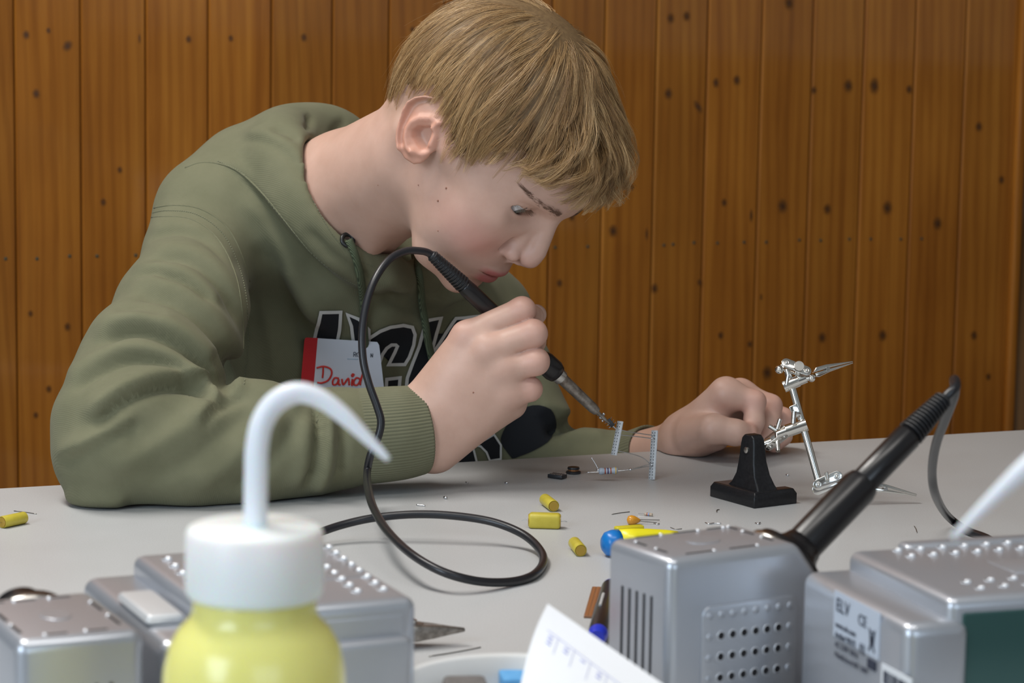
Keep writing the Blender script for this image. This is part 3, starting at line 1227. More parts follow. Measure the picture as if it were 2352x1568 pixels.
M_SKIN = mat('skin', (0.56, 0.33, 0.24), 0.47, Subsurface_Weight=0.12, Subsurface_Scale=0.006)
bsdf(M_SKIN).inputs['Subsurface Radius'].default_value = (1.0, 0.35, 0.2)
_at = nd(M_SKIN, 'ShaderNodeVertexColor', layer_name='tone')
_sp = nd(M_SKIN, 'ShaderNodeSeparateColor')
lk(M_SKIN, _at.outputs['Color'], _sp.inputs[0])
_n = noise(M_SKIN, 45, 4, 0.6, objco(M_SKIN))
_r = ramp(M_SKIN, _n.outputs['Fac'], [(0.3, (0.56, 0.345, 0.265)), (0.7, (0.62, 0.395, 0.31))])


def _mixc(m, fac, a, col, k):
    mu = nd(m, 'ShaderNodeMath', operation='MULTIPLY')
    lk(m, fac, mu.inputs[0])
    mu.inputs[1].default_value = k
    x = nd(m, 'ShaderNodeMix', data_type='RGBA')
    lk(m, mu.outputs[0], x.inputs['Factor'])
    lk(m, a, x.inputs[6])
    x.inputs[7].default_value = (*col, 1)
    return x.outputs[2]


_c = _mixc(M_SKIN, _sp.outputs[1], _r.outputs['Color'], (0.60, 0.235, 0.20), 0.55)
_c = _mixc(M_SKIN, _sp.outputs[2], _c, (0.60, 0.24, 0.15), 0.55)
_c = _mixc(M_SKIN, _sp.outputs[0], _c, (0.48, 0.13, 0.12), 0.9)
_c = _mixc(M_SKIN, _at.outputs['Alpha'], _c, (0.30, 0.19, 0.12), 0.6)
lk(M_SKIN, _c, bsdf(M_SKIN).inputs['Base Color'])
_n2 = noise(M_SKIN, 900, 2, 0.6, objco(M_SKIN))
bump(M_SKIN, _n2.outputs['Fac'], 0.10, 0.0004)

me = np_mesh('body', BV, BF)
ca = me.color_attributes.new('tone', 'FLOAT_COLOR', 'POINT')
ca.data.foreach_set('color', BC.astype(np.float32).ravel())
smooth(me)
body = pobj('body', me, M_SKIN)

# ---------------------------------------------------------------- eyes
M_EYE = mat('eyeball', (0.75, 0.72, 0.70), 0.12)
_t = nd(M_EYE, 'ShaderNodeTexCoord')
_s = nd(M_EYE, 'ShaderNodeSeparateXYZ')
lk(M_EYE, _t.outputs['Object'], _s.inputs[0])
_r = ramp(M_EYE, _s.outputs['Z'], [(0.0, (0.62, 0.60, 0.60)), (0.83, (0.62, 0.60, 0.60)), (0.855, (0.07, 0.075, 0.075)), (0.90, (0.14, 0.15, 0.13)), (0.955, (0.10, 0.10, 0.08)), (0.968, (0.006, 0.006, 0.006))])
_r.color_ramp.interpolation = 'LINEAR'
lk(M_EYE, _r.outputs['Color'], bsdf(M_EYE).inputs['Base Color'])
GAZE = w2h(Wp(1415, 985, 2.19))
_m = MB()
_m.sphere((0, 0, 0), 1.0, 32, 20)
EYE_ME = _m.mesh('eyeball')
smooth(EYE_ME)
for sy in (-1, 1):
    c = np.array([EYE[0], sy * EYE[1], EYE[2]])
    g = np.array([0.93, -0.10, -0.34])
    eo = pobj('eyeball', EYE_ME, M_EYE)
    a, b = h2w(c), h2w(c + g)
    M = frame_to(a, b) @ Matrix.Scale(1.19 * HS, 4)
    eo.matrix_world = M

# ---------------------------------------------------------------- hair
HAIR_PX = np.array([(862, 246), (900, 120), (960, 35), (1050, -30), (1200, -80), (1310, -30), (1385, 90), (1440, 240), (1490, 380), (1486, 440), (1460, 472), (1415, 489), (1345, 487),
                    (1295, 470), (1262, 436), (1222, 396), (1190, 377), (1150, 368), (1100, 360), (1070, 372), (1053, 394), (1046, 362), (1038, 330), (1032, 296), (1024, 240), (994, 199),
                    (950, 194), (920, 216), (904, 244), (884, 260)], float)
ROOT_PX = np.array([(872, 236), (900, 120), (960, 35), (1050, -30), (1200, -80), (1310, -30), (1385, 90), (1430, 240), (1440, 330), (1420, 400), (1370, 425), (1310, 410), (1250, 372),
                    (1180, 345), (1110, 338), (1066, 352), (1052, 378), (1044, 340), (1038, 300), (1030, 240), (998, 190), (950, 184), (914, 212), (894, 238)], float)


def near_px(P):
    """photo pixel of a canonical point, taken on the side of the head that faces the camera"""
    Q = P.copy()
    Q[:, 1] = -np.abs(Q[:, 1])
    return proj(h2w(Q))


def ell_hit(u, v, r):
    o = w2h(C0)
    d = w2h(Wp(u, v, 1.0)) - o
    oo, dd = (o - CRC) / r, d / r
    A, B_, C_ = dd @ dd, oo @ dd, oo @ oo - 1
    return o + d * ((-B_ - math.sqrt(max(B_ * B_ - A * C_, 0))) / A)


CROWN = ell_hit(1288, 30, CRR + 1.0)


def unit(a):
    return a / (np.linalg.norm(a, axis=-1, keepdims=True) + 1e-9)


def skull_n(P):
    return unit((P - CRC) / CRR ** 2)


def skull_h(P):
    """height over the skull ellipsoid along its own radial direction, and the foot point"""
    q = (P - CRC) / CRR
    k = np.linalg.norm(q, axis=-1, keepdims=True)
    foot = CRC + (P - CRC) / k
    return np.linalg.norm(P - foot, axis=-1) * np.sign(k[:, 0] - 1), foot


def hair_max(P):
    s = unit((P - CRC) / CRR)
    px = near_px(P)
    edge = np.clip(-poly2d(px[:, 0], px[:, 1], HAIR_PX) / 90.0, 0, 1)
    front = np.clip((s[:, 0] - 0.35) / 0.5, 0, 1) * np.clip((0.95 - s[:, 2]) / 0.4, 0, 1)
    back = np.clip((-s[:, 0] - 0.1) / 0.6, 0, 1)
    top = 0.95 + 0.75 * front - 0.25 * back
    return top * (0.25 + 0.75 * edge) * (1 - front) + front * (top * (0.6 + 0.4 * edge) + 1.9)


def flow(P, swirl):
    n = skull_n(P)
    r = P - CROWN
    r = r + np.array([0.0, 0.0, -2.0]) + np.array([1.2, 0, 0]) * np.clip(P[:, :1] / 6, 0, 1)
    r = r - n * (r * n).sum(-1, keepdims=True)
    r = unit(r)
    side = np.cross(n, r)
    return unit(r + side * swirl[:, None])


def grow(root, L, lift, swirl, K=9):
    P = root.copy()
    jit = RNG.normal(8, 20, len(P))
    pts = [P - skull_n(P) * 0.10]
    d = unit(flow(P, swirl) + skull_n(P) * 0.6)
    alive = np.ones(len(P))
    for k in range(1, K):
        t = k / (K - 1)
        d = unit(0.45 * d + 0.62 * flow(P, swirl * (1 - 0.7 * t)))
        step = (L / (K - 1) * alive)[:, None]
        Pn = P + d * step
        h, foot = skull_h(Pn)
        n = skull_n(Pn)
        want = hair_max(Pn) * lift * (math.sin(min(1.0, t * 1.5) * math.pi / 2)) * (1 - 0.25 * t * t) + 0.04
        Pn = foot + n * (0.25 * h + 0.75 * want)[:, None]
        px = near_px(Pn)
        out = poly2d(px[:, 0], px[:, 1], HAIR_PX)
        front = np.clip((Pn[:, 0] - 7.0) / 2.0, 0, 1)
        a2 = np.where(out > -4 - np.where(front > 0.2, 0, jit), 0.25, 1.0)
        Pn = P + (Pn - P) * (0.3 + 0.7 * np.minimum(alive, 1))[:, None]
        alive = np.minimum(alive, a2)
        P = Pn
        pts.append(P)
    return np.stack(pts, 1)


# guide locks
NG = 1700
g = RNG.normal(size=(NG * 4, 3))
g = CRC + unit(g) * CRR
px = near_px(g)
ok = poly2d(px[:, 0], px[:, 1], ROOT_PX) < -2
g = g[ok][:NG]
px = near_px(g)
edge = np.clip(-poly2d(px[:, 0], px[:, 1], ROOT_PX) / 110.0, 0, 1)
Lg = (1.6 + 5.6 * edge ** 0.7) * RNG.uniform(0.75, 1.2, len(g))
_w = lambda a, b, c: np.sin(g[:, 0] * a + g[:, 1] * b * 1.3 + c) * np.cos(g[:, 2] * b - g[:, 1] * a + 2 * c)
sw = 0.30 * _w(0.9, 0.7, 1.0) + 0.22 * _w(1.7, 1.9, 0.3) + RNG.normal(0, 0.12, len(g))
lf = np.clip(0.80 + 0.35 * _w(1.6, 1.3, 2.2) + RNG.normal(0, 0.16, len(g)), 0.25, 1.3)
guides = grow(g, Lg, lf, sw)
_q = guides[:, 1:].reshape(-1, 3)
for _ in range(2):
    _d = face_parts(_q)
    _q = _q + skull_n(_q) * np.clip(0.22 - _d, 0, 1.5)[:, None]
guides[:, 1:] = _q.reshape(len(g), -1, 3)
CH = 15
K = guides.shape[1]
tt = np.linspace(0, 1, K)
S_ = []
tone = []
for i in range(CH):
    off = RNG.normal(size=(len(g), 3)) * 0.24
    n = skull_n(g)
    off -= n * (off * n).sum(-1, keepdims=True) * 0.6
    wig = RNG.normal(size=(len(g), 3)) * 0.05
    prof = (1 - 0.85 * tt ** 1.2)[None, :, None]
    curl = np.sin(tt * RNG.uniform(2, 5) + RNG.uniform(0, 6))[None, :, None] * wig[:, None, :]
    lenv = RNG.uniform(0.82, 1.0, len(g))
    q = guides + off[:, None, :] * prof + curl
    # shorten individual strands by resampling along the lock
    ti = tt[None, :] * lenv[:, None] * (K - 1)
    i0 = np.clip(ti.astype(int), 0, K - 2)
    fr = (ti - i0)[:, :, None]
    ar = np.arange(len(g))[:, None]
    q = q[ar, i0] * (1 - fr) + q[ar, i0 + 1] * fr
    S_.append(q)
    tone.append(RNG.uniform(0, 1, len(g)) * 0.55)
lock_tone = np.clip(0.26 + 0.30 * _w(1.3, 2.1, 0.7) + RNG.normal(0, 0.14, len(g)), 0, 0.55)
strands = np.concatenate(S_)
tone = np.concatenate([t + lock_tone for t in tone])
# fine loose hairs on the outline, nape and fringe
NL = 900
idx = RNG.integers(0, len(g), NL)
loose = guides[idx] + RNG.normal(size=(NL, 1, 3)) * 0.2 + RNG.normal(size=(NL, 1, 3)) * 0.35 * (tt ** 2)[None, :, None]
strands = np.concatenate([strands, loose])
tone = np.concatenate([tone, RNG.uniform(0.3, 1, NL)])


def strand_mesh(P, r0, taper, tone, name):
    """three-sided tapering fibres; P (n, k, 3) in metres"""
    n, k, _ = P.shape
    T = np.gradient(P, axis=1)
    T = unit(T)
    ref = unit(RNG.normal(size=(n, 1, 3)))
    N = unit(np.cross(T, np.broadcast_to(ref, T.shape)))
    B_ = np.cross(T, N)
    r = r0 * (1 - taper * np.linspace(0, 1, k) ** 1.5)
    V = np.stack([P + (N * math.cos(a) + B_ * math.sin(a)) * r[None, :, None] for a in (0, 2.094, 4.189)], 2)
    V = V.reshape(-1, 3)
    base = (np.arange(n) * k * 3)[:, None, None] + (np.arange(k - 1) * 3)[None, :, None]
    j = np.arange(3)[None, None, :]
    j2 = (j + 1) % 3
    F = np.stack([base + j, base + j2, base + 3 + j2, base + 3 + j], -1).reshape(-1, 4)
    me = np_mesh(name, V, F)
    c = np.zeros((n, k, 3, 4), np.float32)
    c[..., 0] = tone[:, None, None]
    c[..., 1] = np.linspace(0, 1, k)[None, :, None]
    c[..., 3] = 1
    ca = me.color_attributes.new('tone', 'FLOAT_COLOR', 'POINT')
    ca.data.foreach_set('color', c.ravel())
    smooth(me)
    return me


M_HAIR = mat('blond_hair', (0.36, 0.24, 0.11), 0.33)
bsdf(M_HAIR).inputs['Specular IOR Level'].default_value = 0.55
_at = nd(M_HAIR, 'ShaderNodeVertexColor', layer_name='tone')
_sp = nd(M_HAIR, 'ShaderNodeSeparateColor')
lk(M_HAIR, _at.outputs['Color'], _sp.inputs[0])
_r = ramp(M_HAIR, _sp.outputs[0], [(0.0, (0.125, 0.062, 0.020)), (0.35, (0.33, 0.182, 0.070)), (0.7, (0.61, 0.39, 0.175)), (1.0, (0.80, 0.56, 0.30))])
_x = nd(M_HAIR, 'ShaderNodeMix', data_type='RGBA', blend_type='MULTIPLY')
_x.inputs['Factor'].default_value = 0.55
_r2 = ramp(M_HAIR, _sp.outputs[1], [(0.0, (0.45, 0.40, 0.36)), (0.6, (1, 1, 1))])
lk(M_HAIR, _r.outputs['Color'], _x.inputs[6])
lk(M_HAIR, _r2.outputs['Color'], _x.inputs[7])
lk(M_HAIR, _x.outputs[2], bsdf(M_HAIR).inputs['Base Color'])

hair = pobj('hair', strand_mesh(h2w(strands), 0.00013, 0.75, tone, 'hair'), M_HAIR)
hair['kind'] = 'stuff'
hair['label'] = 'short tousled dark blond hair with a forward fringe'

# under-layer of hair lying on the scalp
un, vn = 120, 80
th = np.linspace(0, math.pi, vn)
ph = np.linspace(0, 2 * math.pi, un, endpoint=False)
D = np.stack([np.sin(th)[:, None] * np.cos(ph)[None], np.sin(th)[:, None] * np.sin(ph)[None], np.cos(th)[:, None] * np.ones(un)[None]], -1).reshape(-1, 3)
P = CRC + D * CRR
px = near_px(P)
dd = -poly2d(px[:, 0], px[:, 1], ROOT_PX)
hgt = np.clip(dd / 60.0, -0.4, 1.0) * 0.42 - 0.02
P = P + skull_n(P) * hgt[:, None]
_d = face_parts(P)
P = P + skull_n(P) * np.where(dd > 4, np.clip(0.12 - _d, 0, 1.2), 0)[:, None]
F = []
for i in range(vn - 1):
    for j in range(un):
        q = (i * un + j, i * un + (j + 1) % un, (i + 1) * un + (j + 1) % un, (i + 1) * un + j)
        if min(dd[list(q)]) > -8:
            F.append(q)
M_SCALP = speckled('scalp_hair', (0.12, 0.07, 0.03), (0.20, 0.125, 0.055), 260, 0.6)
me = np_mesh('scalp_hair', h2w(P), np.array(F))
smooth(me)
pobj('scalp_hair', me, M_SCALP)

# eyebrows and lashes
M_BROW = mat('eyebrow_hair', (0.19, 0.10, 0.06), 0.5)


def head_hit(pts):
    """push canonical points onto the face surface along x"""
    P = np.array(pts, float)
    for _ in range(25):
        P[:, 0] -= np.clip(face_parts(P), -0.6, 0.6) * 0.8
    return P


BR0 = np.array([hsolve(-y, p) for y, p in zip((1.1, 2.2, 3.3, 4.4, 5.0), [(1287, 494), (1262, 474), (1236, 455), (1213, 437), (1203, 428)])])
bl = []
for sy in (-1, 1):
    for i in range(230):
        t = RNG.uniform(0, 1) ** 1.5
        y = np.interp(t, np.linspace(0, 1, 5), (1.1, 2.2, 3.3, 4.4, 5.0))
        x = np.interp(t, np.linspace(0, 1, 5), BR0[:, 0])
        z = np.interp(t, np.linspace(0, 1, 5), BR0[:, 1]) + RNG.normal(0, 0.17) * (1 - 0.5 * t)
        d = np.array([-0.35, 0.75, 0.35 - 0.45 * t]) + RNG.normal(0, 0.12, 3)
        a = np.array([x, y, z])
        q = np.array([a + d * 0.62 * s for s in (0, 0.33, 0.66, 1.0)])
        bl.append(q)
bl = head_hit(np.array(bl).reshape(-1, 3)).reshape(-1, 4, 3)
bl[..., 0] += np.array([-0.01, 0.09, 0.12, 0.12])
bl[:230, :, 1] *= -1
for h in (0, 1):
    b_ = np.array(bl[h * 230:(h + 1) * 230])
    pobj('eyebrow', strand_mesh(h2w(b_), 0.00012, 0.8, np.zeros(len(b_)), 'eyebrow'), M_BROW)['kind'] = 'stuff'
ll = []
for sy in (-1, 1):
    for i in range(46):
        u_ = -1.25 + 2.5 * i / 45
        z = -0.16 + 0.08 * u_ + 0.42 * math.sqrt(max(0, 1 - (u_ / 1.42) ** 2))
        rr = 1.32
        x = math.sqrt(max(0.05, rr * rr - u_ * u_ - z * z))
        a = EYE + np.array([x, u_, z])
        d = np.array([0.8, 0.35 * u_, -0.35]) + RNG.normal(0, 0.05, 3)
        c = np.array([0.0, 0.1 * u_, 0.30])
        q = np.array([a + d * 0.75 * s + c * s * s for s in (0, 0.33, 0.66, 1.0)])
        q[:, 1] *= sy
        ll.append(q)
for h in (0, 1):
    b_ = np.array(ll[h * 46:(h + 1) * 46])
    pobj('eyelashes', strand_mesh(h2w(b_), 0.00013, 0.8, np.zeros(len(b_)), 'eyelashes'), M_BROW)['kind'] = 'stuff'
# moles on cheek and neck
M_MOLE = mat('mole', (0.30, 0.14, 0.09), 0.5)


def trace(fn, u, v, t0):
    """walk along the pixel ray to the body surface"""
    d = unit(ray(u, v))
    t = t0
    for _ in range(60):
        t += float(fn((C0 + d * t)[None])[0]) * 0.8
    return C0 + d * t


def hit(bvh, u, v):
    d = Vector(ray(u, v)).normalized()
    return bvh.ray_cast(Vector(C0), d)


for u, v, r in ((1025, 432, 0.0009), (1006, 461, 0.0009), (868, 425, 0.0005), (961, 425, 0.0006), (1006, 530, 0.0006), (1087, 901, 0.0007)):
    p = trace((lambda q: head_sdf(w2h(q)) * HS) if v < 700 else right_hand, u, v, 1.95)
    _m = MB()
    _m.sphere(p, r, 8, 6)
    pobj('mole', _m.mesh('mole'), M_MOLE)


ov, of = surface_nets(hoodie_sdf, (-0.42, 1.97, -0.20), (0.16, 2.86, 0.33), 0.0036, margin=1.9)
ov = relax(ov, of, 3, 0.5)
used = np.unique(of)

# cloth folds: raised and sunk lines followed on the side the camera sees
# (pixel path, height in mm, half width in pixels)
FOLDS = [
    # upper sleeve: stacked folds, each a roll above a sharp tuck (last value = side of the roll)
    ([(292, 690), (340, 672), (410, 690), (480, 745), (530, 830), (548, 900)], 3.6, 24, -1),
    ([(218, 800), (280, 760), (350, 760), (430, 805), (490, 870), (520, 920)], 4.2, 26, -1),
    ([(330, 600), (400, 588), (470, 615), (530, 690), (552, 760)], 2.2, 22, -1),
    ([(335, 545), (410, 530), (470, 552), (530, 620)], 2.2, 18, -1),
    ([(300, 640), (360, 628), (430, 650), (500, 715)], 2.0, 18, -1),
    ([(150, 900), (220, 850), (300, 820), (380, 835), (440, 870)], 3.2, 22, -1),
    ([(125, 1060), (190, 1040), (260, 1000), (330, 960)], 2.4, 20, -1),
    ([(205, 985), (245, 945), (300, 908), (370, 885), (440, 885), (490, 905)], 4.4, 26, -1),
    ([(400, 862), (440, 880), (480, 912), (500, 930)], 2.6, 18, -1),
    ([(455, 985), (480, 950), (520, 920), (570, 905)], 2.6, 22, -1),
    ([(470, 815), (505, 855), (515, 920)], -4.0, 12),
    ([(500, 790), (528, 850), (532, 920)], -3.0, 12),
    ([(360, 640), (420, 650), (480, 700)], -1.6, 14),
    ([(260, 720), (320, 715), (380, 735)], -2.0, 14),
    # inside of the elbow and forearm: long slanting drags
    ([(520, 910), (570, 885), (640, 905), (700, 940)], 3.0, 20),
    ([(230, 1085), (330, 1040), (430, 980), (530, 930)], 2.4, 24),
    ([(330, 1110), (430, 1060), (520, 990), (600, 930)], -1.8, 20),
    ([(430, 1120), (520, 1070), (610, 990), (660, 930)], 2.0, 20),
    ([(520, 1135), (600, 1080), (660, 1010), (690, 950)], -1.8, 16),
    ([(700, 1130), (728, 1070), (738, 990), (730, 915)], 4.2, 20, 1),
    ([(668, 1130), (690, 1080), (700, 1010), (696, 950)], 2.2, 18),
    ([(772, 1110), (782, 1060), (784, 990), (778, 930)], -3.5, 9),
    ([(140, 1130), (200, 1145), (300, 1150)], 2.6, 14),
    ([(150, 1010), (220, 1020), (300, 1000)], 1.6, 30),
    # yoke, chest
    ([(470, 372), (530, 390), (600, 450), (670, 535), (730, 600), (800, 655)], 2.6, 15, -1),
    ([(540, 440), (600, 500), (660, 590), (710, 680), (760, 760)], 3.0, 22),
    ([(590, 545), (640, 640), (690, 740), (720, 830)], -3.0, 20),
    ([(640, 600), (700, 690), (760, 740), (800, 760)], 2.0, 22),
    ([(590, 640), (620, 740), (632, 840), (625, 900)], 2.0, 18),
    # hood
    ([(545, 318), (610, 322), (670, 360), (705, 420)], 2.4, 16, -1),
    ([(622, 300), (655, 302), (690, 325)], -4.0, 9),
    ([(700, 300), (712, 280), (705, 262)], -4.0, 8),
    ([(760, 320), (780, 290), (800, 280)], -3.0, 10),
    ([(700, 520), (755, 580), (815, 622), (865, 645)], -2.2, 9),
    # chest and far sleeve
    ([(860, 620), (930, 660), (1020, 690), (1100, 690)], 3.0, 26),
    ([(870, 665), (960, 710), (1050, 730)], -3.0, 20),
    ([(1225, 930), (1275, 945), (1292, 970)], 5.0, 20),
    ([(1250, 1000), (1300, 975), (1330, 985)], -5.0, 14),
    ([(1290, 1010), (1340, 1000), (1400, 1005)], 3.0, 14),
]


def apply_folds(V, F, folds, fade=0.25):
    N = vnormals(V, F)
    view = unit(C0 - V)
    face = np.clip(((N * view).sum(-1) + 0.3) / (fade + 0.25), 0, 1)
    px = proj(V)
    disp = np.zeros(len(V))
    for fo in folds:
        path, amp, w = fo[:3]
        tuck = fo[3] if len(fo) > 3 else 0
        q = catmull(path, 6)
        lo_, hi_ = q.min(0) - 3 * w, q.max(0) + 3 * w
        m = (px[:, 0] > lo_[0]) & (px[:, 0] < hi_[0]) & (px[:, 1] > lo_[1]) & (px[:, 1] < hi_[1]) & (face > 0)
        if not m.any():
            continue
        d, t, sg = line2d(px[m, 0], px[m, 1], q)
        env = np.clip(np.minimum(t, 1 - t) / 0.18, 0, 1)
        env = env * env * (3 - 2 * env)
        if tuck:
            sd = d * sg * tuck
            prof = np.exp(-((sd - 0.75 * w) / w) ** 2) - 1.25 * np.exp(-((sd + 0.25 * w) / (0.42 * w)) ** 2)
        else:
            prof = np.exp(-(d / w) ** 2)
        disp[m] += amp * (0.0022 if q[:, 1].mean() > 560 else 0.0012) * prof * env * face[m]
    return V + N * disp[:, None]


ov = apply_folds(ov, of, FOLDS)
ov = relax(ov, of, 2, 0.5)
# soft irregularity of the cloth
ph_ = ov * 38.0
wob = np.sin(ph_[:, 0] * 1.3 + 1.7 * np.sin(ph_[:, 2])) * np.sin(ph_[:, 2] * 1.1 + 1.3 * np.sin(ph_[:, 1])) * np.sin(ph_[:, 1] + 0.4)
ov = ov + vnormals(ov, of) * (wob * 0.0011)[:, None]
over = (ov - E0) @ WN > 0.002
ov[over, 2] = np.maximum(ov[over, 2], 0.0008)

M_HOOD = mat('olive_jersey', (0.15, 0.155, 0.092), 0.88)
bsdf(M_HOOD).inputs['Sheen Weight'].default_value = 0.05
bsdf(M_HOOD).inputs['Sheen Roughness'].default_value = 0.5
bsdf(M_HOOD).inputs['Specular IOR Level'].default_value = 0.2
_v = objco(M_HOOD)
_n = noise(M_HOOD, 30, 4, 0.6, _v)
_r = ramp(M_HOOD, _n.outputs['Fac'], [(0.3, (0.150, 0.149, 0.089)), (0.7, (0.176, 0.172, 0.105))])
lk(M_HOOD, _r.outputs['Color'], bsdf(M_HOOD).inputs['Base Color'])
_w = nd(M_HOOD, 'ShaderNodeTexWave', bands_direction='DIAGONAL')
_w.inputs['Scale'].default_value = 300
_w.inputs['Distortion'].default_value = 1.0
lk(M_HOOD, _v, _w.inputs['Vector'])
_n3 = noise(M_HOOD, 1400, 2, 0.6, _v)
_ad = nd(M_HOOD, 'ShaderNodeMath', operation='ADD')
lk(M_HOOD, _w.outputs['Fac'], _ad.inputs[0])
lk(M_HOOD, _n3.outputs['Fac'], _ad.inputs[1])
bump(M_HOOD, _ad.outputs[0], 0.22, 0.0004)
me = np_mesh('hoodie', ov, of)
smooth(me)
hoodie = pobj('hoodie', me, M_HOOD)
hoodie['label'] = 'olive green hooded sweatshirt with black and white print'
BVH_HOOD = BVHTree.FromPolygons([tuple(v) for v in ov], [tuple(f) for f in of])


# ribbed cuffs
def cuff(path, radii, ribs, amp, name='cuff', squash=1.0):
    P = catmull(path, 6)
    R = np.interp(np.linspace(0, 1, len(P)), np.linspace(0, 1, len(radii)), radii)
    n = ribs * 6
    V, F = tube_arrays(P, R, n)
    V = V.reshape(len(P), n, 3)
    a = 2 * np.pi * np.arange(n) / n
    dirs = unit(V - P[:, None, :])
    V = V + dirs * (amp * np.abs(np.sin(a * ribs / 2)) ** 0.7)[None, :, None]
    # rolled end: inner ring and back inside
    m = len(P)
    Vi = P[-1] + (V[-1] - P[-1]) * 0.93
    T = unit(P[-1] - P[-2])
    Ve = P[-1] + (V[-1] - P[-1]) * 0.985 + T * 0.0015
    Vb = Vi - T * 0.02
    A = np.concatenate([V, Ve[None], Vi[None] + T * 0.0006, Vb[None]])
    A = A.reshape(-1, 3)
    A[:, 2] = np.where((A - E0) @ WN > 0, np.maximum(A[:, 2], 0.001), A[:, 2])
    F = []
    i = np.arange(n)
    for j in range(m + 2):
        F.append(np.stack([j * n + i, j * n + (i + 1) % n, (j + 1) * n + (i + 1) % n, (j + 1) * n + i], 1))
    me = np_mesh(name, A, np.vstack(F))
    smooth(me)
    o = pobj(name, me, M_RIB, hoodie)
    return o


M_RIB = speckled('olive_rib_knit', (0.150, 0.149, 0.089), (0.172, 0.168, 0.103), 30, 0.9, bumpv=0.1)
cuff([Wp(772, 1003, 2.116), Wp(850, 1000, 2.124), Wp(915, 994, 2.131), Wp(958, 987, 2.137)], [0.0375, 0.0385, 0.0378, 0.0362], 84, 0.0007)
cuff([Wp(1420, 1082, 2.412), Wp(1462, 1066, 2.396), Wp(1500, 1050, 2.378)], [0.0300, 0.0312, 0.0300], 60, 0.0007)


# ---------------------------------------------------------------- print, cords and badge on the chest
def hood_pt(u, v, lift=0.0008, near=0.0):
    """point on the cloth behind a pixel; near = only look beyond that depth (past the forearm)"""
    d = Vector(ray(u, v))
    h = BVH_HOOD.ray_cast(Vector(C0) + d * near, d.normalized())
    if h[0] is None:
        return None, None
    n = h[1]
    if n.dot(Vector(C0) - h[0]) < 0:
        n = -n
    return np.array(h[0]) + np.array(n) * lift, np.array(n)


def pip(x, y, poly):
    return poly2d(np.array([x]), np.array([y]), poly)[0] < 0


def decal(polys, mt, name, lift, parent, step=7.0, minus=()):
    """flat print that follows the cloth: cut the polygon into a fine triangle grid and lay it on the surface"""
    bm = bmesh.new()
    for poly in polys:
        vs = [bm.verts.new((x, y, 0)) for x, y in poly]
        bm.faces.new(vs)
    for hole in minus:
        pass
    bmesh.ops.triangulate(bm, faces=bm.faces[:])
    for _ in range(7):
        ed = [e for e in bm.edges if e.calc_length() > step]
        if not ed:
            break
        bmesh.ops.subdivide_edges(bm, edges=ed, cuts=1)
        bmesh.ops.triangulate(bm, faces=bm.faces[:])
    bad = []
    for v in bm.verts:
        p, n = hood_pt(v.co.x, v.co.y, lift, 2.19)
        if p is None:
            bad.append(v)
        else:
            v.co = p
    bmesh.ops.delete(bm, geom=bad, context='VERTS')
    me = bm_mesh(bm, name)
    smooth(me)
    return pobj(name, me, mt, parent)


def outline(poly, w, closed=True):
    """polygon strips of width w along a closed path"""
    P = np.array(poly, float)
    n = len(P)
    out = []
    c = P.mean(0)
    A = 0.5 * np.sum(P[:, 0] * np.roll(P[:, 1], -1) - np.roll(P[:, 0], -1) * P[:, 1])
    e = np.roll(P, -1, 0) - P
    nr = np.stack([e[:, 1], -e[:, 0]], 1) / (np.linalg.norm(e, axis=1)[:, None] + 1e-9) * np.sign(A)
    o = []
    for i in range(n):
        m = nr[i] + nr[i - 1]
        L = np.linalg.norm(m)
        m = m / (L + 1e-9) * min(w / max(L / 2, 0.45), 1.8 * w)
        o.append(P[i] + m)
    for i in range(n):
        j = (i + 1) % n
        out.append([tuple(P[i]), tuple(P[j]), tuple(o[j]), tuple(o[i])])
    return out


M_PBLACK = mat('black_print', (0.008, 0.009, 0.012), 0.9)
M_PWHITE = mat('white_print', (0.62, 0.61, 0.58), 0.8)
# letter shapes as they read on the chest, in photo pixels
z3 = lambda L: [(680 + x / 3.919, 680 + y / 3.919) for x, y in L]
LET = [
    z3([(232, 155), (385, 150), (375, 300), (352, 430), (330, 620), (290, 800), (140, 800), (165, 560), (190, 375), (212, 260)]),
    z3([(480, 175), (560, 212), (640, 300), (640, 520), (600, 700), (570, 800), (500, 800), (525, 560), (530, 390), (515, 260)]),
    z3([(600, 440), (680, 372), (760, 320), (850, 285), (960, 270), (1030, 285), (1052, 340), (1040, 430), (1000, 540), (965, 598), (850, 600), (900, 500), (925, 440), (900, 415), (850, 415),
        (800, 450), (760, 510), (715, 640), (690, 800), (560, 800)]),
    z3([(825, 760), (915, 750), (908, 830), (820, 840)]),
    z3([(1175, 235), (1275, 215), (1240, 330), (1205, 470), (1230, 520), (1290, 440), (1350, 340), (1440, 215), (1640, 200), (1640, 300), (1500, 480), (1380, 640), (1330, 760), (1250, 840),
        (1000, 840), (1010, 740), (1060, 600), (1120, 440)]),
]
printg = decal(LET, M_PBLACK, 'lettering', 0.0011, hoodie, 9)
strips = []
for L in LET:
    strips += outline(L, 7.5)
decal(strips, M_PWHITE, 'lettering_outline', 0.0013, hoodie, 12)
z8 = lambda L: [(900 + x / 2.76, 1000 + y / 2.76) for x, y in L]
LET2 = [
    z8([(226, 140), (270, 120), (285, 178), (226, 180)]),
    z8([(340, 120), (420, 105), (500, 60), (530, 175), (360, 178)]),
    z8([(530, 60), (590, 30), (640, 0), (680, 60), (680, 140), (620, 150), (600, 100), (560, 60)]),
    [tuple(p) for p in catmull([(900 + x / 2.614, 520 + y / 2.614) for x, y in [(720, 1390), (655, 1300), (665, 1230), (740, 1120), (850, 1075), (950, 1095), (985, 1180), (950, 1280), (850, 1345), (740, 1388)]], 4)],
]
decal(LET2, M_PBLACK, 'lettering', 0.0011, hoodie, 9)
strips = []
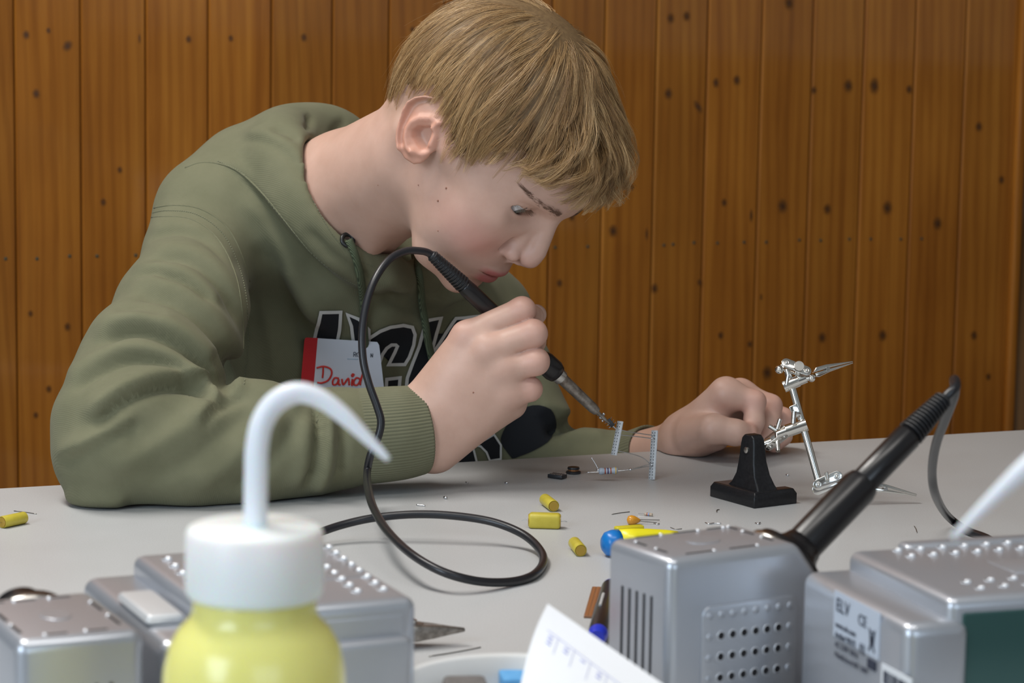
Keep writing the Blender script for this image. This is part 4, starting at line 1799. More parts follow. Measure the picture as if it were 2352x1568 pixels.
for L in LET2[:3]:
    strips += outline(L, 4.5)
decal(strips, M_PWHITE, 'lettering_outline', 0.0013, hoodie, 12)

# drawstrings: braided cords hanging from eyelets
M_CORD = mat('braided_cord', (0.10, 0.125, 0.07), 0.85)
_w = nd(M_CORD, 'ShaderNodeTexWave', bands_direction='DIAGONAL')
_w.inputs['Scale'].default_value = 420
lk(M_CORD, objco(M_CORD), _w.inputs['Vector'])
_r = ramp(M_CORD, _w.outputs['Fac'], [(0.3, (0.05, 0.065, 0.035)), (0.7, (0.13, 0.16, 0.09))])
lk(M_CORD, _r.outputs['Color'], bsdf(M_CORD).inputs['Base Color'])
bump(M_CORD, _w.outputs['Fac'], 0.6, 0.0006)
M_EYELET = mat('black_eyelet', (0.012, 0.012, 0.012), 0.35)


def drape(path, lift):
    q = catmull(path, 6)
    out = []
    for u, v in q:
        p, n = hood_pt(u, v, lift, 2.18)
        if p is not None:
            out.append(p)
    return np.array(out)


def smooth_path(P, it=6):
    P = P.copy()
    for _ in range(it):
        P[1:-1] = 0.5 * P[1:-1] + 0.25 * (P[:-2] + P[2:])
    return P


for path in ([(797, 553), (812, 580), (828, 625), (834, 690), (836, 760), (842, 830), (846, 890), (850, 930)],
             [(948, 592), (955, 630), (965, 690), (973, 750), (982, 800), (994, 850), (1005, 920), (1012, 1000), (1018, 1060)]):
    P = smooth_path(drape(path, 0.0036), 8)
    m_ = MB()
    m_.tube(P, 0.0034, 12)
    o = m_.build('drawstring', M_CORD, None, shade=True)
    o.parent = hoodie
    o.matrix_parent_inverse = Matrix.Identity(4)
p, n = hood_pt(798, 552, 0.0006)
M = frame_to(p, p + n)
m_ = MB()
V = []
nu, nv = 22, 8
F = []
for i in range(nu):
    a = 2 * math.pi * i / nu
    for j in range(nv):
        b = 2 * math.pi * j / nv
        r = 0.0052 + 0.0019 * math.cos(b)
        V.append(M @ Vector((r * math.cos(a), r * math.sin(a), 0.0015 * math.sin(b))))
        F.append((i * nv + j, ((i + 1) % nu) * nv + j, ((i + 1) % nu) * nv + (j + 1) % nv, i * nv + (j + 1) % nv))
m_.add(V, F)
o = m_.build('eyelet', M_EYELET, None, shade=True)
o.parent = hoodie

# stitched seams: short raised stitches along yoke and shoulder
M_STITCH = mat('stitch_thread', (0.19, 0.195, 0.125), 0.8)
for path in ([(342, 490), (385, 484), (450, 492), (510, 535), (548, 610), (566, 690), (570, 790), (560, 885)], [(715, 455), (765, 540), (825, 596), (860, 612)], [(500, 370), (560, 400), (640, 490), (720, 585), (800, 645), (850, 660)]):
    q = catmull(path, 14)
    m_ = MB()
    for i in range(0, len(q) - 1):
        a, n1 = hood_pt(*q[i], 0.0003)
        b, n2 = hood_pt(*(q[i] * 0.45 + q[i + 1] * 0.55), 0.0003)
        if a is None or b is None or np.linalg.norm(a - b) > 0.02:
            continue
        m_.tube([a, b], 0.00035, 5)
    o = m_.build('seam_stitching', M_STITCH, None)
    o.parent = hoodie
    o['kind'] = 'stuff'

for path in ([(335, 500), (374, 497), (440, 503), (498, 545), (537, 618), (555, 700), (559, 790), (550, 885)], [(348, 478), (398, 471), (462, 480), (524, 524), (562, 604), (580, 690), (584, 790), (572, 885)],
             [(425, 385), (470, 372), (540, 388), (610, 452), (680, 540), (740, 608), (805, 660), (860, 668)]):
    P = drape(path, -0.0002) if path[0][0] > 400 else np.array([p for p in (hood_pt(u, v, -0.0002)[0] for u, v in catmull(path, 8)) if p is not None])
    jump = np.where(np.linalg.norm(np.diff(P, axis=0), axis=1) > 0.015)[0]
    if len(jump):
        P = P[:jump[0] + 1]
    m_ = MB()
    m_.tube(smooth_path(P, 2), 0.0010, 8)
    o = m_.build('seam', M_HOOD, None, shade=True)
    o.parent = hoodie

# name badge hanging at the chest
pts = [hood_pt(u, v, 0.004, 2.19)[0] for u, v in ((705, 775), (868, 785), (690, 900), (880, 890), (780, 830))]
O = np.mean([p for p in pts if p is not None], 0)
nrm = np.mean([hood_pt(u, v, 0.001, 2.19)[1] for u, v in ((720, 790), (850, 800), (780, 870))], 0)
nrm = unit(nrm + 0.5 * unit(C0 - O))
O = O + nrm * 0.009


def on_plane(u, v, o_, n_):
    r = ray(u, v)
    return C0 + r * (((o_ - C0) @ n_) / (r @ n_))


def badge_poly(L, lift=0.0):
    return [on_plane(u, v, O + nrm * lift, nrm) for u, v in L]


def badge_part(name, L, mt, parent, z0, z1):
    a, b = badge_poly(L, z0), badge_poly(L, z1)
    n_ = len(L)
    m_ = MB()
    m_.add([*a, *b], [tuple(range(n_))[::-1], tuple(range(n_, 2 * n_))] + [(i, (i + 1) % n_, n_ + (i + 1) % n_, n_ + i) for i in range(n_)])
    o = m_.build(name, mt, None)
    o.parent = parent
    o.matrix_parent_inverse = Matrix.Translation(parent.location).inverted()
    return o


badge = thing('name_badge', 'white name badge with red edge and handwritten red name on chest', 'badge', tuple(O))
M_CARD = mat('white_card', (0.62, 0.64, 0.70), 0.35)
M_RED = mat('red_card', (0.52, 0.02, 0.025), 0.35)
M_INKRED = mat('red_marker_ink', (0.62, 0.03, 0.02), 0.5)
M_INKBLK = mat('dark_print_ink', (0.05, 0.06, 0.08), 0.5)
card = z3([(195, 378), (730, 412), (748, 440), (800, 900), (150, 900)])
strip = z3([(95, 372), (195, 376), (150, 900), (32, 900), (75, 400), (82, 378)])
badge_part('card', card, M_CARD, badge, 0.0, 0.0007)
badge_part('red_strip', strip, M_RED, badge, 0.0, 0.0008)
M_FILM = mat('clear_film', (0.9, 0.92, 0.95), 0.08, Transmission_Weight=1.0, IOR=1.3)


def ink(paths, r, mt, name, lift=0.0012, K=8):
    m_ = MB()
    for L in paths:
        q = catmull(z3(L), K) if len(L) > 2 else np.array(z3(L))
        P = [on_plane(u, v, O + nrm * lift, nrm) for u, v in q]
        m_.tube(P, r, 6)
    o = m_.build(name, mt, None, shade=True)
    o.parent = badge
    o.matrix_parent_inverse = Matrix.Translation(badge.location).inverted()
    return o


ink([[(245, 640), (243, 690), (238, 735)], [(185, 645), (250, 632), (310, 655), (320, 700), (290, 755), (235, 780), (190, 778)],
     [(385, 740), (350, 735), (330, 765), (335, 795), (365, 790), (385, 750), (382, 790), (400, 797)],
     [(412, 745), (425, 795), (470, 740), (478, 800)], [(508, 745), (500, 795), (512, 800)], [(502, 700), (520, 705), (506, 722), (500, 705)],
     [(575, 745), (545, 735), (520, 765), (525, 797), (555, 795), (585, 740), (603, 690), (580, 770), (578, 800)]], 0.00085, M_INKRED, 'handwriting')
ink([[(518, 545), (519, 505)], [(519, 505), (535, 506), (538, 522), (520, 527)], [(528, 527), (541, 545)],
     [(562, 506), (549, 515), (548, 535), (560, 545)], [(672, 550), (673, 515)], [(673, 515), (688, 550)], [(688, 550), (690, 515)]], 0.00028, M_INKBLK, 'printed_text', K=5)
ink([[(460, 565), (560, 568)]], 0.0002, mat('pale_blue_ink', (0.3, 0.5, 0.62), 0.5), 'printed_line')

# ================================================================ tools on the table
M_BLKRUB = speckled('black_rubber', (0.012, 0.012, 0.013), (0.02, 0.02, 0.022), 200, 0.42)
M_CABLE = mat('black_cable', (0.014, 0.014, 0.017), 0.33)
M_BLKPL = mat('black_plastic', (0.010, 0.009, 0.010), 0.28)
M_STEEL = mat('steel', (0.55, 0.53, 0.50), 0.25, 1.0)
M_NICKEL = mat('nickel', (0.78, 0.76, 0.72), 0.14, 1.0)
M_BARREL = speckled('heat_stained_barrel', (0.20, 0.16, 0.13), (0.50, 0.47, 0.43), 160, 0.34, 0.9)
M_SOLDER = mat('solder', (0.72, 0.73, 0.75), 0.2, 1.0)


def child(o, parent):
    o.parent = parent
    o.matrix_parent_inverse = parent.matrix_world.inverted() if parent.type != 'EMPTY' or True else Matrix.Identity(4)
    return o


def part(mb_, name, mt, parent, bevel=0.0, seg=2, shade=False):
    """world-space mesh as a part of a thing"""
    o = mb_.build(name, mt, None, bevel, seg, shade)
    o.parent = parent
    o.matrix_parent_inverse = parent.matrix_basis.inverted()
    return o


def lathe_axis(a, b, prof, n=28):
    """profile of (r, t) with t in 0..1 along a->b"""
    L = (Vector(b) - Vector(a)).length
    m_ = MB()
    m_.lathe([(r, t * L) for r, t in prof], n, frame_to(a, b))
    return m_


def soldering_iron(a, b, label, handle_r, boot_n, tip=True):
    """a = cord end, b = tip end, built along the axis"""
    a, b = np.array(a), np.array(b)
    at = lambda t: a + (b - a) * t
    L = np.linalg.norm(b - a)
    th = thing('soldering_iron', label, 'soldering iron', tuple(a))
    k = 1.0 / L
    # strain relief with rings
    part(lathe_axis(at(0.0), at(0.19), [(handle_r * 0.5, 0), (handle_r * 0.56, 0.02), (handle_r * 0.82, 0.98), (handle_r * 0.95, 1.0)], 20), 'strain_relief', M_BLKRUB, th, shade=True)
    sr = th.children[0]
    for i in range(boot_n):
        t = 0.008 + 0.150 * i / (boot_n - 1)
        r = handle_r * (0.70 + 0.30 * i / (boot_n - 1))
        o = lathe_axis(at(t), at(t + 0.0066), [(r * 0.8, 0), (r, 0.15), (r, 0.85), (r * 0.8, 1)], 20).build('ring', M_BLKRUB, None, shade='auto')
        o.parent = sr
        o.matrix_parent_inverse = Matrix.Identity(4)
    h = handle_r
    hp = [(h * 0.9, 0), (h * 0.95, 0.01), (h, 0.07), (h, 0.5), (h * 0.86, 0.62), (h * 0.86, 0.78), (h * 1.3, 0.86), (h * 1.34, 0.96), (h * 1.15, 1.0)] if tip else [(h * 0.9, 0), (h, 0.02), (h, 1.0)]
    part(lathe_axis(at(0.17), at(0.675), hp, 32), 'handle', M_BLKPL, th, shade=True)
    if tip:
        part(lathe_axis(at(0.665), at(0.70), [(0.0066, 0), (0.0070, 0.2), (0.0062, 1.0)], 24), 'collar', M_STEEL, th, shade='auto')
        part(lathe_axis(at(0.69), at(0.895), [(0.0056, 0), (0.0050, 0.1), (0.0044, 0.9), (0.0036, 1.0)], 24), 'barrel', M_BARREL, th, shade='auto')
        bo = th.children[-1]
        v = unit(C0 - at(0.72))
        ax = unit(b - a)
        s_ = unit(np.cross(ax, v))
        for dv, ds in ((0.9, 0.25), (0.75, -0.55)):
            n_ = unit(v * dv + s_ * ds)
            p = at(0.735) + n_ * 0.0046
            M = axes_matrix(p, ax, np.cross(n_, ax), n_)
            q = MB()
            q.sphere((0, 0, 0), (0.0030, 0.0011, 0.0006), 12, 6)
            q.v = [tuple(M @ Vector(x)) for x in q.v]
            o = q.build('slot', M_BLKPL, None, shade=True)
            o.parent = bo
        part(lathe_axis(at(0.885), at(1.0), [(0.0018, 0), (0.0015, 0.45), (0.0012, 0.6), (0.0003, 1.0)], 16), 'tip', M_BARREL, th, shade='auto')
    return th


# ---- the iron in the hand
IRON_A, IRON_B = Wp(990, 584, 2.098), Wp(1413, 985, 2.188)
iron = soldering_iron(IRON_A, IRON_B, 'black soldering iron with steel tip held in the right hand', 0.0070, 13)
CABLE = [Wp(*p) for p in [(1010, 604, 2.10), (988, 583, 2.098), (965, 576, 2.092), (930, 577, 2.085), (893, 597, 2.075), (862, 640, 2.065), (842, 695, 2.058), (832, 760, 2.052), (834, 825, 2.048),
                          (847, 880, 2.046), (865, 930, 2.046), (875, 968, 2.046), (868, 1005, 2.046), (851, 1045, 2.046), (843, 1090, 2.044)]]
CABLE += [on_z(*p) for p in [(848, 1135, 0.034), (862, 1175, 0.031), (892, 1222, 0.027), (945, 1272, 0.022), (1015, 1312, 0.015), (1095, 1334, 0.008), (1170, 1336, 0.0036), (1222, 1322, 0.0034), (1247, 1293, 0.0036), (1240, 1262, 0.006), (1200, 1226, 0.012), (1130, 1198, 0.018), (1040, 1184, 0.021),
                             (950, 1181, 0.021), (860, 1189, 0.018), (790, 1204, 0.014), (730, 1224, 0.010), (660, 1252, 0.005), (575, 1290, 0.0035)]] + [np.array(p) for p in [(-0.185, 1.66, 0.0035), (-0.172, 1.52, 0.014), (-0.160, 1.44, 0.022), (-0.150, 1.40, 0.022)]]
m_ = MB()
m_.tube(catmull(CABLE, 7), 0.0031, 12)
part(m_, 'cord', M_CABLE, iron, shade=True)

# ---- helping hand stand
M_CAST = speckled('black_cast_iron', (0.008, 0.008, 0.009), (0.016, 0.016, 0.018), 500, 0.30, bumpv=0.2, bdist=0.0002, Specular_IOR_Level=0.3)
apex = on_z(1732, 1168)
u1 = unit(on_z(1628, 1139) - apex)
u2 = unit(on_z(1838, 1157) - apex)
u2 = unit(u2 - u1 * (u1 @ u2))
stand = thing('helping_hand', 'black iron helping hand stand with nickel rods and alligator clips', 'tool stand', tuple(apex))
stand.matrix_world = axes_matrix(apex, u1, u2, (0, 0, 1))
STAND_INV = axes_matrix(apex, u1, u2, (0, 0, 1)).inverted()


def loft(sections, cap=True):
    m_ = MB()
    n_ = len(sections[0])
    V = [p for s_ in sections for p in s_]
    F = []
    for j in range(len(sections) - 1):
        for i in range(n_):
            F.append((j * n_ + i, j * n_ + (i + 1) % n_, (j + 1) * n_ + (i + 1) % n_, (j + 1) * n_ + i))
    F += [tuple(range(n_))[::-1], tuple((len(sections) - 1) * n_ + i for i in range(n_))]
    m_.add(V, F)
    return m_


def shrink(poly, e):
    c = np.mean(poly, 0)
    P = np.array(poly)
    n_ = len(P)
    A = 0.5 * np.sum(P[:, 0] * np.roll(P[:, 1], -1) - np.roll(P[:, 0], -1) * P[:, 1])
    ed = np.roll(P, -1, 0) - P
    nr = np.stack([ed[:, 1], -ed[:, 0]], 1) / np.linalg.norm(ed, axis=1)[:, None] * np.sign(A)
    return [tuple(P[i] - (nr[i] + nr[i - 1]) * e) for i in range(n_)]


foot = [(0, 0), (0.058, 0), (0.058, 0.030), (0.044, 0.030), (0.040, 0.022), (0.016, 0.026), (0.015, 0.044), (0, 0.044)]
s0 = [(x, y, 0) for x, y in foot]
s1 = [(x, y, 0.0085) for x, y in foot]
s2 = [(x, y, 0.0125) for x, y in shrink(foot, 0.0022)]
o = loft([s0, s1, s2]).build('base', M_CAST, stand, bevel=0.0008)


def rect(a0, a1, b0, b1, z):
    return [(a0, b0, z), (a1, b0, z), (a1, b1, z), (a0, b1, z)]


ZT = 0.0555
secs = [rect(0.002, 0.046, 0.006, 0.028, 0.010), rect(0.006, 0.039, 0.007, 0.026, 0.0160), rect(0.0105, 0.035, 0.008, 0.0245, 0.0235), rect(0.0135, 0.0335, 0.009, 0.023, 0.034), rect(0.015, 0.0325, 0.010, 0.022, ZT - 0.008),
        rect(0.0160, 0.0315, 0.0103, 0.0217, ZT - 0.003), rect(0.0190, 0.0285, 0.0106, 0.0213, ZT)]
loft(secs).build('post', M_CAST, stand, bevel=0.0016, seg=3)
m_ = MB()
m_.lathe([(0.0026, 0), (0.0026, 0.0012), (0.0018, 0.0016)], 16, axes_matrix((0.0235, 0.0098, ZT - 0.0125), (1, 0, 0), (0, 0, 1), (0, -1, 0)))
m_.build('rivet', M_STEEL, stand, shade='auto')


def sp(u, v, d):
    return STAND_INV @ Vector(Wp(u, v, d))


def bar(name, pts, r, parent=stand, mt=None, n=14, shade='auto'):
    m_ = MB()
    m_.tube([sp(*p) for p in pts], r, n)
    return m_.build(name, mt or M_NICKEL, parent, shade=shade)


def oval_plate(name, a, b, w, t, face_to=None, holes=True):
    """stadium plate between two pixel points, facing the camera"""
    A, B = Wp(*a), Wp(*b)
    x = unit(B - A)
    z = unit(C0 - (A + B) / 2 if face_to is None else np.array(face_to))
    z = unit(z - x * (z @ x))
    y = np.cross(z, x)
    L = np.linalg.norm(B - A)
    poly = []
    for i in range(9):
        t_ = -math.pi / 2 + math.pi * i / 8
        poly.append((L + w * math.cos(t_), w * math.sin(t_)))
    for i in range(9):
        t_ = math.pi / 2 + math.pi * i / 8
        poly.append((w * math.cos(t_), w * math.sin(t_)))
    M = STAND_INV @ axes_matrix(A, x, y, z)
    m_ = MB()
    m_.prism(poly, 0, t, M)
    o = m_.build(name, M_NICKEL, stand, bevel=min(0.0006, t * 0.3))
    if holes:
        for q in (0.0, L):
            h_ = MB()
            h_.lathe([(0.0026, t), (0.0024, t + 0.0004), (0.0016, t + 0.0001), (0.0003, t - 0.0002)], 18, M @ Matrix.Translation((q, 0, 0)))
            h_.build('socket', M_STEEL, o, shade=True)
            h2 = MB()
            h2.sphere((0, 0, 0), 0.0013, 10, 6)
            h2.v = [tuple(M @ Vector((q, 0, t + 0.0001)) + Vector(v) * 1.0) for v in h2.v]
            h2.build('ball', M_NICKEL, o, shade=True)
    return o


D0 = 2.100
bar('rod', [(1808, 848, D0 + 0.010), (1881, 1108, D0 - 0.004)], 0.0029, n=20)
# middle joint: tee on the rod, stub, two plates with wing bolt towards the post
bar('clamp', [(1806, 990, D0 + 0.003), (1853, 974, D0 + 0.001)], 0.0052, n=18)
bar('clamp_stub', [(1786, 998, D0 + 0.004), (1812, 988, D0 + 0.003)], 0.0034)
bar('thumb_screw', [(1822, 972, D0 - 0.004), (1824, 944, D0 - 0.004)], 0.0020)
m_ = MB()
M = STAND_INV @ axes_matrix(Wp(1827, 946, D0 - 0.004), unit(CM @ np.array([0.45, -0.9, 0])), unit(CM @ np.array([0.9, 0.45, 0])), CM @ np.array([0, 0, 1.0]))
m_.box((-0.006, -0.003, -0.0006), (0.004, 0.0035, 0.0006), M)
m_.build('wing', M_NICKEL, stand, bevel=0.0005)
oval_plate('joint_plate', (1768, 1024, D0 + 0.006), (1800, 1000, D0 + 0.004), 0.0042, 0.0011, face_to=CM @ np.array([0.35, -0.55, 0.75]))
oval_plate('joint_plate', (1766, 1012, D0 + 0.013), (1798, 988, D0 + 0.011), 0.0042, 0.0011, face_to=CM @ np.array([0.35, 0.75, 0.55]), holes=False)
bar('bolt', [(1787, 1036, D0 + 0.0), (1784, 978, D0 + 0.012)], 0.0019)
bar('wing', [(1785, 985, D0 + 0.008), (1792, 962, D0 + 0.008)], 0.0017)
bar('wing', [(1783, 988, D0 + 0.008), (1766, 978, D0 + 0.008)], 0.0017)
bar('arm', [(1752, 1022, D0 + 0.010), (1772, 1014, D0 + 0.010)], 0.0036)
# upper joint: clamp on the rod, plates, screw, clip
bar('clamp', [(1800, 888, D0 + 0.008), (1834, 874, D0 + 0.007)], 0.0048, n=18)
bar('clamp_stub', [(1832, 876, D0 + 0.007), (1852, 868, D0 + 0.006)], 0.0038)
bar('clamp_stub', [(1850, 869, D0 + 0.006), (1866, 866, D0 + 0.006)], 0.0024)
m_ = MB()
m_.sphere(sp(1864, 868, D0 + 0.006), 0.0032, 14, 10)
m_.build('ball', M_NICKEL, stand, shade=True)
m_ = MB()
m_.sphere(sp(1790, 848, D0 + 0.010), 0.0036, 14, 10)
m_.build('ball', M_NICKEL, stand, shade=True)
oval_plate('joint_plate', (1806, 834, D0 + 0.002), (1852, 852, D0 + 0.000), 0.0041, 0.0011, face_to=CM @ np.array([0.1, 0.45, 0.88]))
oval_plate('joint_plate', (1804, 842, D0 + 0.010), (1850, 860, D0 + 0.008), 0.0041, 0.0011, face_to=CM @ np.array([0.1, 0.45, 0.88]), holes=False)
bar('thumb_screw', [(1833, 838, D0 - 0.001), (1832, 866, D0 + 0.008)], 0.0020)
m_ = MB()
m_.lathe([(0.0010, 0), (0.0042, 0.0004), (0.0042, 0.0012), (0.001, 0.0016)], 16, STAND_INV @ axes_matrix(Wp(1835, 839, D0 - 0.004), CM @ np.array([0.9, -0.3, 0]), CM @ np.array([0.25, 0.9, 0.3]), unit(CM @ np.array([0.1, -0.3, 0.9]))))
m_.build('screw_head', M_NICKEL, stand, shade='auto')
bar('thumb_screw', [(1810, 862, D0 + 0.004), (1806, 884, D0 + 0.004)], 0.0016)


def alligator(a, b, r0, name='alligator_clip'):
    A, B = Wp(*a), Wp(*b)
    x = unit(B - A)
    v = unit(C0 - A)
    y = unit(np.cross(v, x))
    z = np.cross(x, y)
    L = np.linalg.norm(B - A)
    M = STAND_INV @ axes_matrix(A, x, y, z)
    up = [(0, 0.0), (0.1 * L, r0), (0.35 * L, r0 * 1.05), (L, r0 * 0.28), (L, 0.0002), (0.4 * L, 0.0006)]
    lo_ = [(0.05 * L, -0.0008), (0.4 * L, -0.0002), (L, -0.0002), (L, -r0 * 0.25), (0.4 * L, -r0 * 0.75), (0.12 * L, -r0 * 1.25), (0.05 * L, -r0)]
    m_ = MB()
    m_.prism(up, -r0 * 0.55, r0 * 0.55, M)
    o = m_.build(name, M_NICKEL, stand, bevel=0.0006)
    m_ = MB()
    m_.prism(lo_, -r0 * 0.5, r0 * 0.5, M)
    m_.build('lower_jaw', M_NICKEL, o, bevel=0.0005)
    m_ = MB()
    m_.lathe([(0.0017, -r0 * 0.75), (0.0017, r0 * 0.75)], 12, M @ Matrix.Translation((0.36 * L, 0, 0)))
    m_.build('pivot', M_STEEL, o, shade='auto')
    return o


alligator((1866, 856, D0 + 0.006), (1957, 832, D0 + 0.020), 0.0036)
# lower joint and clip
oval_plate('joint_plate', (1880, 1113, D0 - 0.006), (1922, 1094, D0 - 0.006), 0.0046, 0.0012)
oval_plate('joint_plate', (1878, 1124, D0 + 0.002), (1920, 1105, D0 + 0.002), 0.0046, 0.0012, holes=False)
bar('bolt', [(1900, 1102, D0 - 0.010), (1900, 1110, D0 + 0.004)], 0.0020)
bar('wing', [(1901, 1100, D0 - 0.011), (1898, 1084, D0 - 0.011)], 0.0015)
bar('arm', [(1925, 1102, D0 + 0.0), (2000, 1118, D0 + 0.006)], 0.0026)
alligator((1992, 1114, D0 + 0.006), (2104, 1137, D0 + 0.014), 0.0036)

# ---- little circuit standing on the table
M_STRIP = speckled('pale_stripboard', (0.52, 0.54, 0.56), (0.62, 0.64, 0.66), 300, 0.5)
M_WIRE = mat('tinned_wire', (0.70, 0.70, 0.70), 0.22, 1.0)
M_CHIP = mat('black_chip', (0.012, 0.013, 0.016), 0.45)
CD = 2.185
circ = thing('wire_circuit', 'small free standing circuit of two pale boards joined by bare wires', 'circuit', tuple(on_z(1497, 1101)))
FD = -((Vector(circ.location) - Vector(C0)).dot(Vector(CM[:, 2])))


def board(a, b, w, name):
    A, B = Wp(*a), Wp(*b)
    z = unit(B - A)
    L = np.linalg.norm(B - A)
    x = unit(np.cross(z, unit(C0 - A)))
    y = np.cross(z, x)
    x, y = x * 0.87 + y * 0.5, y * 0.87 - x * 0.5
    M = axes_matrix(A, x, y, z)
    m_ = MB()
    m_.box((-0.0009, -w, 0), (0.0009, w, L), M)
    o = part(m_, name, M_STRIP, circ, bevel=0.0003)
    for i in range(int(L / 0.00254)):
        for yy in (-w * 0.5, w * 0.5):
            q = MB()
            q.lathe([(0.0005, -0.0011), (0.0005, 0.0011)], 6, M @ Matrix.Translation((0, yy, 0.0013 + i * 0.00254)) @ Matrix.Rotation(math.pi / 2, 4, 'Y'))
            c_ = q.build('pin_hole', M_CHIP, None)
            c_.parent = o
            c_.matrix_parent_inverse = Matrix.Identity(4)
    return o


board((1497, 1101, FD), (1504, 988, FD + 0.002), 0.0042, 'circuit_board')
board((1410, 1045, FD - 0.012), (1425, 967, FD - 0.010), 0.0038, 'circuit_board')


def wire(name, pts, r, mt=None, parent=None, K=6):
    P = [Wp(*p) for p in pts]
    m_ = MB()
    m_.tube(catmull(P, K) if len(P) > 2 else P, r, 8)
    return part(m_, name, mt or M_WIRE, parent or circ, shade=True)


for p in ([(1422, 986, FD - 0.010), (1450, 992, FD - 0.006), (1502, 1000, FD + 0.002)], [(1420, 998, FD - 0.013), (1460, 1002, FD - 0.008), (1499, 1007, FD - 0.002)],
          [(1414, 1034, FD - 0.012), (1450, 1042, FD - 0.008), (1478, 1052, FD - 0.004), (1496, 1068, FD)], [(1497, 1064, FD - 0.002), (1470, 1072, FD - 0.006), (1448, 1078, FD - 0.010)],
          [(1498, 1069, FD - 0.001), (1470, 1074, FD - 0.005), (1446, 1079, FD - 0.010)], [(1448, 1078, FD - 0.010), (1418, 1081, FD - 0.012), (1346, 1085, FD - 0.014)],
          [(1376, 1081, FD - 0.013), (1368, 1066, FD - 0.013), (1358, 1050, FD - 0.013)]):
    wire('wire', p, 0.0004)
for u, v, d, r in ((1421, 987, FD - 0.011, 0.0010), (1498, 1006, FD - 0.003, 0.0013), (1416, 1033, FD - 0.013, 0.0011), (1497, 1067, FD - 0.002, 0.0011), (1448, 1078, FD - 0.010, 0.0014), (1374, 1079, FD - 0.013, 0.0015), (1500, 998, FD, 0.001)):
    m_ = MB()
    m_.sphere(Wp(u, v, d), (r, r, r * 0.8), 10, 7)
    part(m_, 'solder_joint', M_SOLDER, circ, shade=True)
m_ = MB()
M = axes_matrix(Wp(1402, 971, FD - 0.014), unit(Wp(1412, 983, FD - 0.012) - Wp(1388, 954, FD - 0.012)), unit(CM @ np.array([0.75, 0.6, 0.1])), unit(CM @ np.array([-0.1, 0.0, 1])))
m_.box((-0.0036, -0.0020, -0.0016), (0.0036, 0.0020, 0.0016), M)
part(m_, 'chip', M_CHIP, circ, bevel=0.0003)
for dx in (-0.0026, 0, 0.0026):
    for sy in (-1, 1):
        m_ = MB()
        m_.tube([M @ Vector((dx, sy * 0.0018, 0)), M @ Vector((dx, sy * 0.0032, 0.0003)), M @ Vector((dx - 0.0006, sy * 0.0038, 0.0014))], 0.0003, 6)
        part(m_, 'pin', M_WIRE, circ)
for u, v, r in ((1380, 958, 0.0017), (1386, 951, 0.0014), (1374, 952, 0.0011), (1384, 966, 0.0010)):
    m_ = MB()
    m_.sphere(Wp(u, v, FD - 0.014), (r, r * 0.7, r), 10, 7)
    part(m_, 'solder_joint', M_SOLDER, circ, shade=True)
wire('wire', [(1370, 950, FD - 0.014), (1382, 958, FD - 0.014), (1396, 966, FD - 0.014), (1414, 984, FD - 0.013), (1420, 986, FD - 0.011)], 0.0005)
# resistor and small coil soldered to it, lying on the table
M_RBODY = mat('grey_blue_resistor', (0.36, 0.40, 0.46), 0.4)
a, b = Wp(1375, 1082, FD - 0.013), Wp(1419, 1080, FD - 0.012)
part(lathe_axis(a, b, [(0.0006, 0), (0.0024, 0.02), (0.0030, 0.10), (0.0030, 0.2), (0.0025, 0.27), (0.0025, 0.73), (0.0030, 0.8), (0.0030, 0.9), (0.0024, 0.98), (0.0006, 1)], 20), 'resistor', M_RBODY, circ, shade=True)
res = circ.children[-1]
for t, c in ((0.3, (0.3, 0.06, 0.03)), (0.45, (0.05, 0.02, 0.1)), (0.6, (0.35, 0.08, 0.02)), (0.85, (0.55, 0.36, 0.08))):
    o = lathe_axis(a + (b - a) * t, a + (b - a) * (t + 0.06), [(0.00262 if t < 0.8 else 0.0031, 0), (0.00262 if t < 0.8 else 0.0031, 1)], 20).build('band', mat('resistor_band', c, 0.4), None, shade='auto')
    o.parent = res

# ================================================================ soldering stations, holders, bottles in the foreground
M_SILVER = mat('silver_plastic', (0.50, 0.52, 0.565), 0.30, 0.6)
M_SILVER_D = mat('silver_plastic_dark', (0.42, 0.43, 0.46), 0.34, 0.5)
M_LATCH = mat('pale_silver_latch', (0.66, 0.67, 0.68), 0.38, 0.3)
M_GREEN_REFL = mat('painted_green_reflection', (0.045, 0.105, 0.098), 0.22, 0.3)  # green reflection on silver, painted in as the panel's colour
M_HOLE = mat('dark_hole', (0.004, 0.003, 0.005), 0.7)
M_RIM_GLINT = mat('rim_and_glint', (0.90, 0.92, 0.96), 0.22, 0.5)  # polished rims, and the beads that imitate glints
M_LABEL = mat('silver_label', (0.52, 0.58, 0.68), 0.4)
M_LABELW = mat('white_label', (0.75, 0.78, 0.82), 0.45)
M_LINK = mat('label_ink', (0.03, 0.035, 0.06), 0.5)


def frame(ox, oy, ang, z=0.0):
    a = math.radians(ang)
    return axes_matrix((ox, oy, z), (math.cos(a), math.sin(a), 0), (-math.sin(a), math.cos(a), 0), (0, 0, 1))


def device(name, label, cat, M, group=None):
    t = thing(name, label, cat, group=group)
    t.matrix_world = M
    return t


